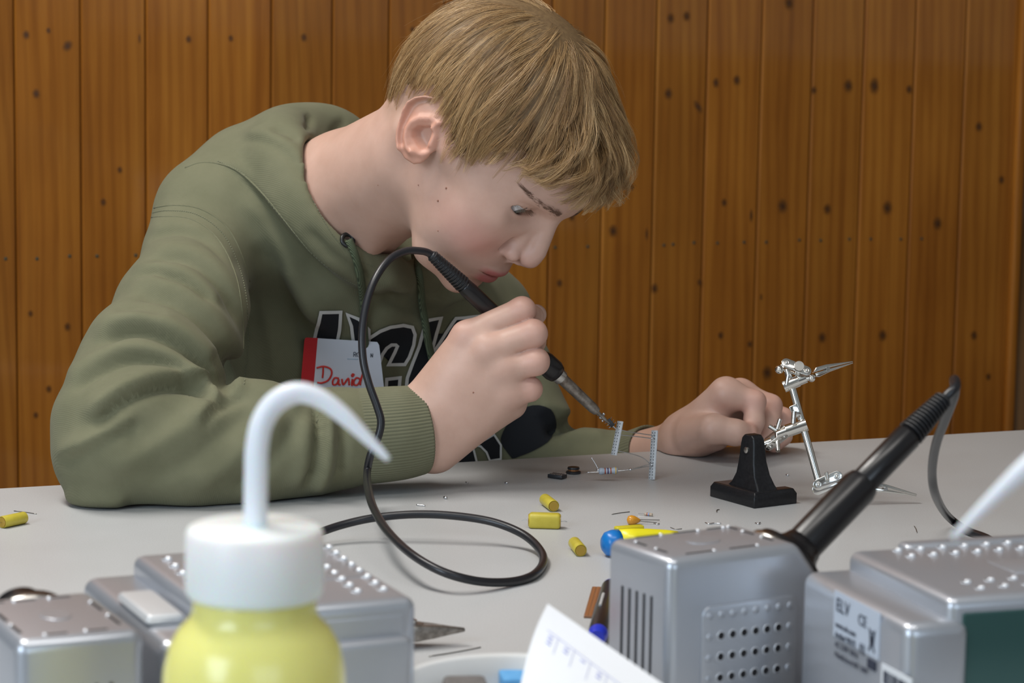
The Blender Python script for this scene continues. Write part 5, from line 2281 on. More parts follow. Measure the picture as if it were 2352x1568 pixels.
# vent hole with polished rim; white bead imitates a glint (two materials, shared mesh)
def vent_mesh(r, rim, bead=0.0):
    me = bpy.data.meshes.new('vent_hole')
    V, F, mi = [], [], []
    n, m = 20, 8
    for i in range(n):
        a = 2 * math.pi * i / n
        for j in range(m):
            b = 2 * math.pi * j / m
            q = r + rim * math.cos(b)
            V.append((q * math.cos(a), q * math.sin(a), rim * 0.8 * math.sin(b)))
            F.append((i * m + j, ((i + 1) % n) * m + j, ((i + 1) % n) * m + (j + 1) % m, i * m + (j + 1) % m))
            mi.append(0)
    o = len(V)
    for i in range(n):
        a = 2 * math.pi * i / n
        V.append((r * math.cos(a), r * math.sin(a), 0.0002))
    F.append(tuple(range(o, o + n)))
    mi.append(1)
    if bead:
        b_ = MB()
        b_.sphere((r * 0.55, 0, 0.0002), (bead, bead, bead * 0.6), 14, 8)
        o = len(V)
        V += b_.v
        F += [tuple(k + o for k in f_) for f_ in b_.f]
        mi += [0] * len(b_.f)
    me.from_pydata(V, [], F)
    me.materials.append(M_RIM_GLINT)
    me.materials.append(M_HOLE)
    me.polygons.foreach_set('material_index', mi)
    smooth(me)
    return me


VENT = vent_mesh(0.0024, 0.0003, 0.0021)
VENT_S = vent_mesh(0.0023, 0.0003)
_m = MB()
_m.sphere((0, 0, 0), (0.0022, 0.0022, 0.0008), 14, 8)
DIMPLE = _m.mesh('dimple')
smooth(DIMPLE)


def put(name, me, parent, M, mt=None):
    o = bpy.data.objects.new(name, me)
    COL.objects.link(o)
    if mt is not None and not me.materials:
        me.materials.append(mt)
    o.parent = parent
    o.matrix_local = M
    return o


def rounded(lo, hi, r, name, mt, parent, seg=4):
    m_ = MB()
    m_.box(lo, hi)
    return m_.build(name, mt, parent, bevel=r, seg=seg)


def holder(M, label, with_back=True):
    """iron rest block: local x along its length (funnel at the far end), y across, z up"""
    W, Lx, H = 0.063, 0.090, 0.100
    t = device('soldering_iron_holder', label, 'iron holder', M)
    prof = [(0, 0), (Lx + 0.029, 0), (Lx + 0.029, 0.062), (Lx, H), (0, H)]
    m_ = MB()
    # slight flare towards the bottom
    V0 = [(x, 0, z) for x, z in prof]
    V1 = [(x, W, z) for x, z in prof]
    n_ = len(prof)
    m_.add(V0 + V1, [tuple(range(n_))[::-1], tuple(range(n_, 2 * n_))] + [(i, (i + 1) % n_, n_ + (i + 1) % n_, n_ + i) for i in range(n_)])
    m_.build('housing', M_SILVER, t, bevel=0.0062, seg=4)
    # slots on the short end
    for i in range(5):
        y = 0.017 + i * 0.0072
        q = MB()
        q.box((-0.0004, y - 0.0008, 0.012), (0.0012, y + 0.0008, 0.076))
        q.build('vent_slot', M_HOLE, t)
    # perforated panel on the long side (y = 0 face)
    panel = [(0.026, 0.014), (0.084, 0.014), (0.084, 0.068), (0.026, 0.068)]
    q = MB()
    rp = []
    for cx, cz, a0 in ((0.028, 0.018, 180), (0.082, 0.018, 270), (0.082, 0.065, 0), (0.028, 0.065, 90)):
        rp += [(cx + 0.006 * math.cos(math.radians(a0 + k)), cz + 0.006 * math.sin(math.radians(a0 + k))) for k in (0, 30, 60, 90)]
    q.prism(rp, -0.0004, 0.0012, Matrix(((1, 0, 0, 0), (0, -1, 0, 0), (0, 0, 1, 0), (0, 0, 0, 1))) @ Matrix.Rotation(math.pi / 2, 4, 'X') @ Matrix.Diagonal((1, 1, -1, 1)))
    pn = q.build('perforated_panel', M_SILVER, t, bevel=0.0005)
    for r_ in range(5):
        for c_ in range(8):
            x, z = 0.0268 + c_ * 0.0080, 0.0175 + r_ * 0.0120
            Mx = Matrix.Translation((x, -0.0013, z)) @ Matrix.Rotation(math.pi / 2, 4, 'X')
            if 1 <= r_ <= 3 and 1 <= c_ <= 6:
                put('vent_hole', VENT_S, pn, Mx)
            else:
                put('dimple', DIMPLE, pn, Mx, M_SILVER)
    # grooves and oval pad on top
    for x0, y0, dx, dy in [(0.016, 0.007, 0.018, 0), (0.046, 0.007, 0.018, 0), (0.016, W - 0.007, 0.016, 0), (0.042, W - 0.007, 0.016, 0), (0.066, W - 0.007, 0.010, 0),
                           (0.008, 0.016, 0, 0.010), (0.008, 0.036, 0, 0.010), (Lx - 0.010, 0.014, 0, 0.010), (Lx - 0.010, 0.032, 0, 0.010), (Lx - 0.010, 0.048, 0, 0.008)]:
        q = MB()
        q.box((x0, y0, H - 0.0006), (x0 + max(dx, 0.0016), y0 + max(dy, 0.0016), H + 0.00025))
        q.build('groove', M_HOLE, t)
        q = MB()
        q.sphere((x0 + dx + 0.0012, y0 + dy + 0.0008, H), (0.0013, 0.0013, 0.0009), 10, 6)
        q.build('groove_glint', M_RIM_GLINT, t, shade=True)  # bright bead painted in as the glint at the groove's end
    q = MB()
    q.lathe([(0.0105, H - 0.0004), (0.0105, H + 0.0003), (0.010, H + 0.0005)], 28, Matrix.Translation((0.045, W / 2, 0)) @ Matrix.Diagonal((1, 0.72, 1, 1)))
    q.build('oval_pad', M_SILVER_D, t)
    # funnel on the sloping end
    nrm_ = Vector((0.038, 0, 0.029)).normalized()
    c_ = Vector((Lx + 0.0145, W / 2, 0.081))
    Mf = frame_to(c_ - nrm_ * 0.006, c_ + nrm_)
    q = MB()
    q.lathe([(0.0245, 0), (0.0250, 0.005), (0.0235, 0.010), (0.0165, 0.013), (0.0130, 0.018), (0.0118, 0.022)], 36, Mf)
    q.build('funnel', M_BLKPL, t, shade=True)
    q = MB()
    q.lathe([(0.0262, 0.001), (0.0266, 0.0035), (0.0262, 0.006), (0.0245, 0.0062)], 36, Mf)
    q.build('funnel_ring', M_STEEL, t, shade=True)
    return t, c_, nrm_


# right holder with an iron in it
MRH = frame(0.0886, 1.4019, 31.8)
MRH = MRH  # origin at the near top corner projected to the table; short end along local y
rh, fc, fn = holder(MRH, 'silver iron holder with perforated side and an iron in its funnel')
P0 = np.array(MRH @ (fc + fn * 0.006))
PD = np.array(MRH.to_3x3() @ fn)
TIPW, CORDW = P0 - PD * 0.055, P0 + PD * 0.140
ir2 = soldering_iron(CORDW, TIPW, 'black soldering iron resting upright in the funnel of the silver holder', 0.0085, 12, tip=False)
part(lathe_axis(P0 + PD * 0.006, P0 + PD * 0.064, [(0.0110, 0), (0.0112, 0.05), (0.0112, 0.92), (0.0100, 1.0)], 32), 'heat_shield', M_BLKPL, ir2, shade='auto')
top = CORDW
C2 = [top - PD * 0.01, top, top + PD * 0.010] + [Wp(*p) for p in [(2192, 872, 1.585), (2192, 905, 1.60), (2172, 960, 1.64), (2150, 1020, 1.69), (2141, 1085, 1.75), (2150, 1140, 1.81)]] + \
     [on_z(*p) for p in [(2178, 1186, 0.012), (2222, 1218, 0.0036), (2275, 1240, 0.0034)]] + [np.array(p) for p in [(0.372, 1.84, 0.0034), (0.345, 1.66, 0.008), (0.315, 1.52, 0.022), (0.295, 1.455, 0.028)]]
m_ = MB()
m_.tube(catmull(C2, 7), 0.0031, 12)
part(m_, 'cord', M_CABLE, ir2, shade=True)

# left holder, seen from its short end
lh, _, _ = holder(frame(-0.2308 + 0.0563, 1.2001 + 0.0275, 115.6), 'silver iron holder beside the yellow bottle')


def station(M, label, Wx, Ly, H, ledge, side_mat, rows, n_holes, insert=False, stagger=True):
    """case with raised lid: local x across, y away along its side; ledge = lower back frame at negative x"""
    t = device('soldering_station', label, 'soldering station', M)
    rounded((0, 0, 0), (Wx, Ly, H), 0.006, 'housing', M_SILVER, t)
    rounded((-ledge, -0.004, 0), (0.012, Ly + 0.004, H - 0.011), 0.0075, 'back_frame', M_SILVER, t)
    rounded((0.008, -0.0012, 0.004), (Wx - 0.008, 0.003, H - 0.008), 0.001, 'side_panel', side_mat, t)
    q = MB()
    q.box((Wx * 0.34, Ly * 0.36, H - 0.0004), (Wx * 1.0 - 0.008, Ly * 0.62, H + 0.0004))
    q.build('lid_recess', M_SILVER_D, t, bevel=0.0003)
    for (x0, y0, dx, dy, n_) in rows:
        for i in range(n_):
            put('vent_hole', VENT, t, Matrix.Translation((x0 + dx * i, y0 + dy * i, H + 0.0002)))
    if insert:
        rounded((-ledge + 0.003, 0.030, H - 0.0115), (-0.004, 0.088, H - 0.0055), 0.004, 'latch_plate', M_LATCH, t)
    return t


# right station: label side faces left
aS = 21.0
OS = on_z(2180, 1375, 0.100)
e1 = on_z(1945, 1262, 0.100) - OS
LyS = np.linalg.norm(e1)
angY = math.degrees(math.atan2(e1[1], e1[0]))
rows = []
for k, (u0, v0, u1_, v1_, n_) in enumerate([(2060, 1264, 2312, 1247, 6), (2090, 1277, 2342, 1259, 6), (2218, 1336, 2325, 1327, 3), (2250, 1350, 2352, 1341, 3)]):
    pass
MS = frame(OS[0], OS[1], angY - 90)
Mi = MS.inverted()


def loc_px(Mi_, u, v, z):
    p = Mi_ @ Vector(on_z(u, v, z))
    return p.x, p.y


for (u0, v0, u1_, v1_, n_) in [(2060, 1264, 2312, 1247, 6), (2090, 1277, 2342, 1259, 6), (2218, 1337, 2325, 1328, 3), (2250, 1351, 2357, 1341, 3)]:
    a = loc_px(Mi, u0, v0, 0.100)
    b = loc_px(Mi, u1_, v1_, 0.100)
    dx, dy = (b[0] - a[0]) / (n_ - 1), (b[1] - a[1]) / (n_ - 1)
    rows.append((a[0], a[1], dx, dy, n_ + 3))
rs = station(MS, 'silver soldering station with type label and dark green reflection painted on its side panel', 0.185, LyS, 0.100, 0.026, M_GREEN_REFL, rows, 0)
rounded((0.035, LyS - 0.004, 0.02), (0.16, LyS + 0.010, 0.1015), 0.004, 'front_bezel', M_SILVER, rs)

# labels on the back frame (plane x = -ledge); local y runs away, z up
LX = -0.0263


def plate(y0, y1, z0, z1, mt, name, parent, dx=0.0):
    m_ = MB()
    m_.box((LX - 0.0003 - dx, y0, z0), (LX + 0.0006, y1, z1))
    return m_.build(name, mt, parent)


def back_px(u, v):
    """(y, z) on the back frame behind a pixel"""
    o_, n_ = np.array(MS @ Vector((LX, 0, 0))), np.array(MS.to_3x3() @ Vector((1, 0, 0)))
    r = ray(u, v)
    p = Mi @ Vector(C0 + r * (((o_ - C0) @ n_) / (r @ n_)))
    return p.y, p.z


ya, za = back_px(1918, 1354)
yb, zb = back_px(2018, 1516)
lab = plate(yb, ya, zb, za, M_LABEL, 'type_label', rs)
LW, LH = ya - yb, za - zb
fnt = None


def text(s_, y, z, size, mt, name, parent):
    cu = bpy.data.curves.new(name, 'FONT')
    cu.body = s_
    cu.size = size
    cu.extrude = 0.0001
    cu.resolution_u = 3
    o = bpy.data.objects.new('tmp', cu)
    COL.objects.link(o)
    dg = bpy.context.evaluated_depsgraph_get()
    me = bpy.data.meshes.new_from_object(o.evaluated_get(dg))
    bpy.data.objects.remove(o)
    me.materials.clear()
    me.materials.append(mt)
    k = bpy.data.objects.new(name, me)
    COL.objects.link(k)
    k.parent = parent
    k.matrix_local = Matrix(((0, 0, -1, LX - 0.0006), (-1, 0, 0, y), (0, 1, 0, z), (0, 0, 0, 1)))
    return k


zl = za - 0.0105
text('ELV', ya - 0.003, zl, 0.0105, M_LINK, 'label_logo', lab)
text('CE', ya - LW * 0.55, zl - 0.001, 0.0085, M_LINK, 'label_mark', lab)
text('www.elv.com', ya - 0.003, zl - 0.009, 0.0046, M_LINK, 'label_text', lab)
text('Artikel 90375', ya - 0.003, zl - 0.0145, 0.0046, M_LINK, 'label_text', lab)
text('AC 230V 50Hz', ya - 0.003, zl - 0.020, 0.0046, M_LINK, 'label_text', lab)
text('Manufactured 08 / 2009', ya - 0.003, zl - 0.0255, 0.0042, M_LINK, 'label_text', lab)
plate(ya - LW * 0.95, ya - LW * 0.78, zl - 0.0215, zl - 0.0165, M_LINK, 'label_bar', lab, 0.0004)
# crossed-out bin symbol and double square
q = MB()
x_ = LX - 0.0007
yc, zc = ya - LW * 0.865, zl - 0.0045
for a, b in (((-0.0028, 0.003), (0.0028, 0.003)), ((-0.0024, 0.003), (-0.0014, -0.0045)), ((0.0024, 0.003), (0.0014, -0.0045)), ((-0.0014, -0.0045), (0.0014, -0.0045)), ((-0.0034, 0.0045), (0.0034, -0.0075)), ((0.0034, 0.0045), (-0.0034, -0.0075))):
    q.tube([(x_, yc - a[0], zc + a[1]), (x_, yc - b[0], zc + b[1])], 0.0004, 5)
q.build('bin_symbol', M_LINK, lab)
q = MB()
yc2, zc2 = ya - LW * 0.66, zl - 0.0135
for s_ in (0.0026, 0.0014):
    c4 = [(x_, yc2 - s_, zc2 - s_), (x_, yc2 + s_, zc2 - s_), (x_, yc2 + s_, zc2 + s_), (x_, yc2 - s_, zc2 + s_), (x_, yc2 - s_, zc2 - s_)]
    for a, b in zip(c4[:-1], c4[1:]):
        q.tube([a, b], 0.0002, 5)
q.build('square_symbol', M_LINK, lab)
y2, z2 = back_px(2026, 1522)
bl_ = plate(y2 - 0.034, y2, z2 - 0.020, z2, M_LABELW, 'barcode_label', rs)
random.seed(5)
yy = y2 - 0.003
while yy > y2 - 0.030:
    w_ = random.choice((0.0004, 0.0007, 0.0011))
    plate(yy - w_, yy, z2 - 0.010, z2 - 0.003, M_LINK, 'bar', bl_, 0.0003)
    yy -= w_ + random.choice((0.0005, 0.0008, 0.0012))
text('007 60 375', y2 - 0.003, z2 - 0.0145, 0.0038, M_LINK, 'label_text', bl_)

# left station behind the bottle
BRp, FRp, BLp = on_z(740, 1240, 0.1), on_z(960, 1372, 0.1), on_z(300, 1268, 0.1)
eL = BRp - FRp
angL = math.degrees(math.atan2(eL[1], eL[0]))
LyL = np.linalg.norm(eL)
WxL = 0.110
uL = np.array([math.cos(math.radians(angL - 90)), math.sin(math.radians(angL - 90)), 0])
OL = FRp - uL * WxL
ML = frame(OL[0], OL[1], angL - 90)
rows = []
for (u0, v0, u1_, v1_, n_) in [(752, 1257, 877, 1353, 8), (747, 1302, 817, 1358, 5), (382, 1284, 432, 1333, 4)]:
    a = loc_px(ML.inverted(), u0, v0, 0.1)
    b = loc_px(ML.inverted(), u1_, v1_, 0.1)
    rows.append((a[0], a[1], (b[0] - a[0]) / (n_ - 1), (b[1] - a[1]) / (n_ - 1), n_ + (3 if u0 < 500 else 0)))
ls = station(ML, 'silver soldering station with rows of vent holes behind the yellow bottle', WxL, LyL, 0.100, 0.027, M_SILVER, rows, 0, insert=True)
rounded((0.02, -0.010, 0.004), (WxL - 0.006, 0.0, 0.082), 0.004, 'front_bezel', M_SILVER_D, ls)

# ---- wash bottles
M_YELLOW = mat('yellow_polythene', (0.86, 0.80, 0.26), 0.22, Subsurface_Weight=0.5, Subsurface_Scale=0.02)
bsdf(M_YELLOW).inputs['Subsurface Radius'].default_value = (1.0, 0.9, 0.3)
M_LDPE = mat('milky_polythene', (0.86, 0.88, 0.86), 0.4, Subsurface_Weight=0.6, Subsurface_Scale=0.012)
M_SPOUT = mat('white_spout', (0.80, 0.84, 0.88), 0.35, Subsurface_Weight=0.5, Subsurface_Scale=0.006)


def wash_bottle(axis_px, cap_y, d, label, spout_px, body_col):
    c = Wp(axis_px, cap_y, d)
    z1 = c[2]
    t = thing('wash_bottle', label, 'bottle', (c[0], c[1], 0))
    k = d / FPX
    m_ = MB()
    zs = z1 - 162 * k
    m_.lathe([(0.030, 0.0005), (0.0365, 0.003), (0.0385, 0.009), (0.0387, zs - 0.042), (0.0380, zs - 0.031), (0.0357, zs - 0.0215), (0.0318, zs - 0.0145), (0.0278, zs - 0.0105), (0.0262, zs - 0.0075), (0.0258, zs - 0.004), (0.0256, zs + 0.012)], 48)
    m_.build('body', body_col, t, shade=True)
    m_ = MB()
    m_.lathe([(0.0275, zs), (0.0284, zs + 0.0015), (0.0290, zs + 0.004), (0.0288, z1 - 0.003), (0.0278, z1 - 0.0008), (0.0262, z1), (0.006, z1 + 0.0004)], 56)
    m_.build('cap', M_LDPE, t, shade=True)
    P = catmull([np.array(p) - np.array([c[0], c[1], 0]) for p in spout_px], 8)
    r = np.interp(np.linspace(0, 1, len(P)), [0, 0.25, 0.55, 0.8, 0.97, 1.0], [0.0050, 0.0050, 0.0048, 0.0036, 0.0018, 0.0012])
    m_ = MB()
    m_.tube(P, r, 20)
    m_.build('spout', M_SPOUT, t, shade=True)
    return t


d1 = 1.09
sp1 = [Wp(587, 1215, d1), Wp(587, 1160, d1), Wp(588, 1090, d1), Wp(590, 1030, d1), Wp(602, 970, d1), Wp(632, 925, d1), Wp(682, 902, d1), Wp(735, 915, d1), Wp(790, 955, d1), Wp(842, 1005, d1), Wp(893, 1056, d1)]
wash_bottle(585, 1208, d1, 'yellow wash bottle with milky screw cap and bent white spout', sp1, M_YELLOW)
d2 = 0.95
zcap = Wp(585, 1208, d1)[2]
ax2 = 2610
capy = 1208
for _ in range(30):
    capy += (Wp(ax2, capy, d2)[2] - zcap) * FPX / d2
sp2 = [Wp(ax2, capy + 6, d2), Wp(ax2 - 2, capy - 130, d2), Wp(ax2 - 8, capy - 230, d2), Wp(ax2 - 40, 1020, d2), Wp(2510, 985, d2), Wp(2440, 1005, d2), Wp(2370, 1062, d2), Wp(2290, 1135, d2), Wp(2188, 1236, d2)]
wash_bottle(ax2, capy, d2, 'wash bottle whose white spout hangs over the station with the painted green reflection', sp2, M_YELLOW)

# ================================================================ small parts and papers on the table
M_YCAP = speckled('yellow_capacitor_film', (0.48, 0.39, 0.035), (0.58, 0.48, 0.06), 120, 0.38)
M_YCAP_END = mat('amber_resin', (0.36, 0.22, 0.02), 0.2)
M_LEAD = mat('lead_wire', (0.30, 0.29, 0.27), 0.3, 1.0)


def t_thing(name, label, cat, p, group=None):
    t = thing(name, label, cat, (p[0], p[1], 0.0), group=group)
    return t


def capacitor(a_px, b_px, r, label, lead=0.004, square=False):
    """axial capacitor lying on the table between two pixels (ends of its body, at the height of its axis)"""
    a, b = on_z(*a_px, r), on_z(*b_px, r)
    t = t_thing('film_capacitor', label, 'capacitor', (a + b) / 2)
    x = unit(b - a)
    if square:
        y = np.cross((0, 0, 1), x)
        L = np.linalg.norm(b - a)
        M = axes_matrix(a, x, y, (0, 0, 1))
        m_ = MB()
        m_.box((0, -r * 0.95, -r), (L, r * 0.95, r), M)
        part(m_, 'body', M_YCAP, t, bevel=r * 0.45, seg=3)
    else:
        part(lathe_axis(a, b, [(r * 0.8, 0.03), (r * 0.93, 0.0), (r, 0.03), (r, 0.97), (r * 0.93, 1.0), (r * 0.8, 0.97)], 28), 'body', M_YCAP, t, shade='auto')
    for p, s_ in ((a, -1), (b, 1)):
        part(lathe_axis(p + x * s_ * -0.0006, p + x * s_ * 0.0001, [(r * 0.82, 0), (r * 0.82, 1)], 24), 'end_seal', M_YCAP_END, t)
        m_ = MB()
        e = p + x * s_ * lead
        m_.tube([p, p + x * s_ * lead * 0.6, e + np.array([0, 0, -0.0006])], 0.0004, 6)
        part(m_, 'lead', M_WIRE, t)
    return t


capacitor((1251, 1146), (1272, 1162), 0.0046, 'yellow round capacitor nearest the black chip socket', 0.0)
capacitor((1214, 1194), (1288, 1196), 0.0058, 'yellow block shaped capacitor lying flat with a lead each side', 0.005, True)
capacitor((1319, 1246), (1334, 1264), 0.0046, 'yellow round capacitor lying beside the blue end of the screwdriver', 0.0)
capacitor((4, 1199), (56, 1188), 0.0046, 'yellow round capacitor beside the green sleeve elbow', 0.003)

# tantalum drop capacitor and small resistor
p = on_z(1452, 1194, 0.0035)
t = t_thing('drop_capacitor', 'orange drop shaped capacitor with two thin leads', 'capacitor', p)
q = on_z(1468, 1195, 0.0030)
part(lathe_axis(p - unit(q - p) * 0.0042, q + unit(q - p) * 0.001, [(0.0006, 0), (0.0030, 0.10), (0.0038, 0.32), (0.0034, 0.55), (0.0016, 0.9), (0.0008, 1)], 20), 'bead', mat('orange_lacquer', (0.60, 0.26, 0.02), 0.25), t, shade=True)
for pts in (((1468, 1193), (1515, 1194)), ((1468, 1196), (1508, 1200))):
    m_ = MB()
    m_.tube([on_z(*pts[0], 0.003), on_z(*pts[1], 0.0012)], 0.00032, 6)
    part(m_, 'lead', M_LEAD, t)
a, b = on_z(1480, 1180, 0.0013), on_z(1499, 1182, 0.0013)
t = t_thing('small_resistor', 'tiny banded resistor above the orange drop capacitor', 'resistor', a)
part(lathe_axis(a, b, [(0.0006, 0), (0.0013, 0.08), (0.0013, 0.25), (0.0011, 0.32), (0.0011, 0.7), (0.0013, 0.77), (0.0013, 0.93), (0.0006, 1)], 16), 'body', mat('tan_resistor', (0.42, 0.34, 0.26), 0.4), t, shade=True)
for f_, c in ((0.3, (0.30, 0.05, 0.02)), (0.5, (0.1, 0.2, 0.5)), (0.7, (0.25, 0.1, 0.03))):
    part(lathe_axis(a + (b - a) * f_, a + (b - a) * (f_ + 0.1), [(0.00125, 0), (0.00125, 1)], 14), 'band', mat('band', c, 0.4), t)
m_ = MB()
m_.tube([a, on_z(1466, 1179, 0.001)], 0.0003, 6)
part(m_, 'lead', M_WIRE, t)

# chip socket, buzzer
a = on_z(1280, 1098)
e = unit(on_z(1300, 1101) - on_z(1262, 1096))
f = np.cross((0, 0, 1), e)
t = t_thing('chip_socket', 'flat black chip socket with two rows of pins', 'chip socket', a)
M = axes_matrix(a, e, f, (0, 0, 1))
m_ = MB()
m_.box((-0.0070, -0.0045, 0.0005), (0.0070, 0.0045, 0.0035), M)
part(m_, 'body', M_CHIP, t, bevel=0.0004)
for i in range(8):
    for s_ in (-1, 1):
        m_ = MB()
        m_.box((-0.0058 + i * 0.0016, s_ * 0.0030 - 0.0006, 0.0034), (-0.0050 + i * 0.0016, s_ * 0.0030 + 0.0006, 0.0042), M)
        part(m_, 'pin', M_WIRE, t)
a = on_z(1317, 1087)
t = t_thing('small_coil', 'round black coil with copper winding on the far table', 'coil', a)
Mz = Matrix.Translation(a)
for nm, pr, mt in (('base', [(0.0058, 0), (0.0064, 0.0006), (0.0064, 0.0018), (0.0050, 0.0024)], M_CHIP), ('winding', [(0.0044, 0.0020), (0.0046, 0.0030), (0.0044, 0.0040)], mat('copper_winding', (0.30, 0.13, 0.05), 0.35, 0.7)),
                   ('top', [(0.0050, 0.0038), (0.0052, 0.0046), (0.0048, 0.0056), (0.0020, 0.0058)], M_CHIP)):
    m_ = MB()
    m_.lathe(pr, 24, Mz)
    part(m_, nm, mt, t, shade='auto')

# wire clippings and solder crumbs
clips = [([(957, 1159), (966, 1160), (976, 1161)], 0.0007), ([(1405, 1181), (1422, 1178), (1446, 1175)], 0.00035), ([(1620, 1200), (1628, 1203), (1640, 1201), (1656, 1202)], 0.0005), ([(1646, 1176), (1647, 1171), (1652, 1170)], 0.0004),
         ([(1540, 1211), (1552, 1215), (1566, 1214)], 0.0003), ([(2100, 1208), (2104, 1215), (2106, 1223)], 0.00035), ([(1735, 1201), (1742, 1203), (1746, 1200)], 0.0006), ([(985, 1507), (1030, 1500), (1075, 1492), (1104, 1486)], 0.0004),
         ([(1502, 1202), (1510, 1204), (1514, 1202)], 0.0005), ([(32, 1173), (58, 1176), (84, 1180)], 0.00035), ([(1070, 1107), (1074, 1109)], 0.0006), ([(1020, 1142), (1026, 1143)], 0.0011), ([(1160, 1108), (1166, 1109)], 0.0008), ([(1806, 1090), (1811, 1091)], 0.0008)]
wh = ['beside the forearm sleeve', 'left of the orange drop capacitor', 'in front of the black stand', 'touching the front of the stand base', 'behind the silver holder top', 'beside the second iron cord', 'between holder and stand', 'in front of the pliers',
      'at the leads of the orange drop capacitor', 'behind the yellow capacitor at the elbow', 'under the hand near the cuff', 'near the forearm, thick and short', 'below the little finger of the hand', 'between stand and nickel rod']
for (pts, r), w_ in zip(clips, wh):
    P = [on_z(u, v, r) for u, v in pts]
    m_ = MB()
    m_.tube(catmull(P, 4) if len(P) > 2 else P, r, 7)
    o = m_.build('wire_clipping', M_LEAD if r < 0.0005 else M_SOLDER, None, shade=True)
    tag(o, 'bit of clipped wire ' + w_, 'wire', 'wire clippings on the table')

# screwdriver handle, blue and yellow
M_BLUE = mat('blue_plastic', (0.006, 0.17, 0.52), 0.3)
M_YEL = mat('yellow_plastic', (0.85, 0.75, 0.02), 0.3)
a, b = on_z(1384, 1249, 0.0098), on_z(1560, 1236, 0.0098)
t = t_thing('screwdriver', 'screwdriver with blue and yellow plastic handle behind the silver holder', 'screwdriver', a)
L = np.linalg.norm(b - a)
x = unit(b - a)
part(lathe_axis(a, a + x * 0.0125, [(0.001, 0), (0.0058, 0.06), (0.0086, 0.25), (0.0098, 0.6), (0.0100, 1.0)], 28), 'end_cap', M_BLUE, t, shade=True)
part(lathe_axis(a + x * 0.0122, b, [(0.0098, 0), (0.0097, 0.25), (0.0088, 0.5), (0.0070, 0.8), (0.0055, 0.97), (0.004, 1.0)], 28), 'handle', M_YEL, t, shade=True)
m_ = MB()
yv = np.cross((0, 0, 1), x)
m_.box((0.012, 0.001, 0.0080), (0.034, 0.0075, 0.0112), axes_matrix(a, x, yv, (0, 0, 1)))
part(m_, 'clip', mat('dark_yellow_plastic', (0.62, 0.52, 0.02), 0.35), t, bevel=0.001)
part(lathe_axis(b - x * 0.002, b + x * 0.06, [(0.0025, 0), (0.0025, 0.9), (0.0012, 1)], 14), 'blade', M_STEEL, t, shade='auto')

# pliers, jaws towards the middle of the table
M_PLI = speckled('plier_steel', (0.16, 0.14, 0.125), (0.36, 0.33, 0.30), 260, 0.36, 0.85)
tip = on_z(1068, 1445, 0.010)
pv = on_z(1000, 1447, 0.010)
x = unit(pv - tip)
y = np.cross((0, 0, 1), x)
t = t_thing('pliers', 'small steel pliers with red grips lying behind the vented station', 'pliers', tip)
M = axes_matrix((tip[0], tip[1], 0.0), x, y, (0, 0, 1))
for s_ in (-1, 1):
    secs = [[M @ Vector((x_, s_ * y_, z_)) for y_, z_ in ((y0, z0), (y1, z0 + 0.0006), (y1, z1 - 0.0006), (y0, z1))] for x_, y0, y1, z0, z1 in
            ((0.0, 0.0003, 0.0014, 0.0085, 0.0112), (0.010, 0.0005, 0.0034, 0.0070, 0.0126), (0.020, 0.0008, 0.0058, 0.0055, 0.0140), (0.030, 0.0012, 0.0080, 0.0045, 0.0150), (0.036, 0.0020, 0.0088, 0.0045, 0.0150))]
    part(loft(secs), 'jaw', M_PLI, t, bevel=0.0006)
    m_ = MB()
    m_.tube([M @ Vector(p) for p in ((0.036, s_ * 0.006, 0.0095), (0.060, s_ * 0.013, 0.0095), (0.095, s_ * 0.017, 0.0095), (0.13, s_ * 0.012, 0.0095))], [0.004, 0.0055, 0.0062, 0.0050], 14)
    part(m_, 'grip', mat('red_grip', (0.50, 0.02, 0.03), 0.4), t, shade=True)
m_ = MB()
m_.lathe([(0.0085, 0.005), (0.0085, 0.014), (0.007, 0.015)], 24, M @ Matrix.Translation((0.034, 0, 0)))
part(m_, 'joint', M_PLI, t, shade='auto')
m_ = MB()
m_.lathe([(0.0036, 0.0145), (0.0036, 0.017), (0.0025, 0.0178)], 18, M @ Matrix.Translation((0.034, 0, 0)))
part(m_, 'rivet', M_NICKEL, t, shade='auto')

# copper stripboard with a marker pen on it
c = [on_z(1360, 1352, 0.0), on_z(1326, 1470, 0.0)]
y = unit(c[1] - c[0])
x = np.array([-y[1], y[0], 0.0])
x = x if x[0] > 0 else -x
t = t_thing('stripboard', 'brown copper stripboard beside the silver holder', 'circuit board', c[0])
M = axes_matrix(c[0], x, y, np.cross(x, y) if np.cross(x, y)[2] > 0 else -np.cross(x, y))
m_ = MB()
m_.box((0, 0, 0.0002), (0.040, 0.085, 0.0017), M)
part(m_, 'board', mat('brown_phenolic', (0.24, 0.105, 0.045), 0.5), t, bevel=0.0002)
bd = t.children[-1]
for i in range(15):
    m_ = MB()
    m_.box((0.0010 + i * 0.0026, 0.0005, 0.0016), (0.0027 + i * 0.0026, 0.0845, 0.0019), M)
    o = m_.build('copper_track', mat('copper_track', (0.62, 0.28, 0.12), 0.35, 0.6), None)
    o.parent = bd
    o.matrix_parent_inverse = Matrix.Identity(4)
a, b = Wp(1396, 1352, 1.775), Wp(1360, 1470, 1.640)
a, b = on_z(1402, 1348, 0.0090), on_z(1374, 1455, 0.0090)
t = t_thing('marker_pen', 'black marker pen with blue ends lying on the brown stripboard', 'pen', a)
x = unit(b - a)
part(lathe_axis(a, b, [(0.0056, 0), (0.0060, 0.02), (0.0062, 0.45), (0.0066, 0.46), (0.0066, 0.96), (0.006, 1)], 24), 'barrel', mat('black_pen', (0.014, 0.014, 0.017), 0.3), t, shade='auto')
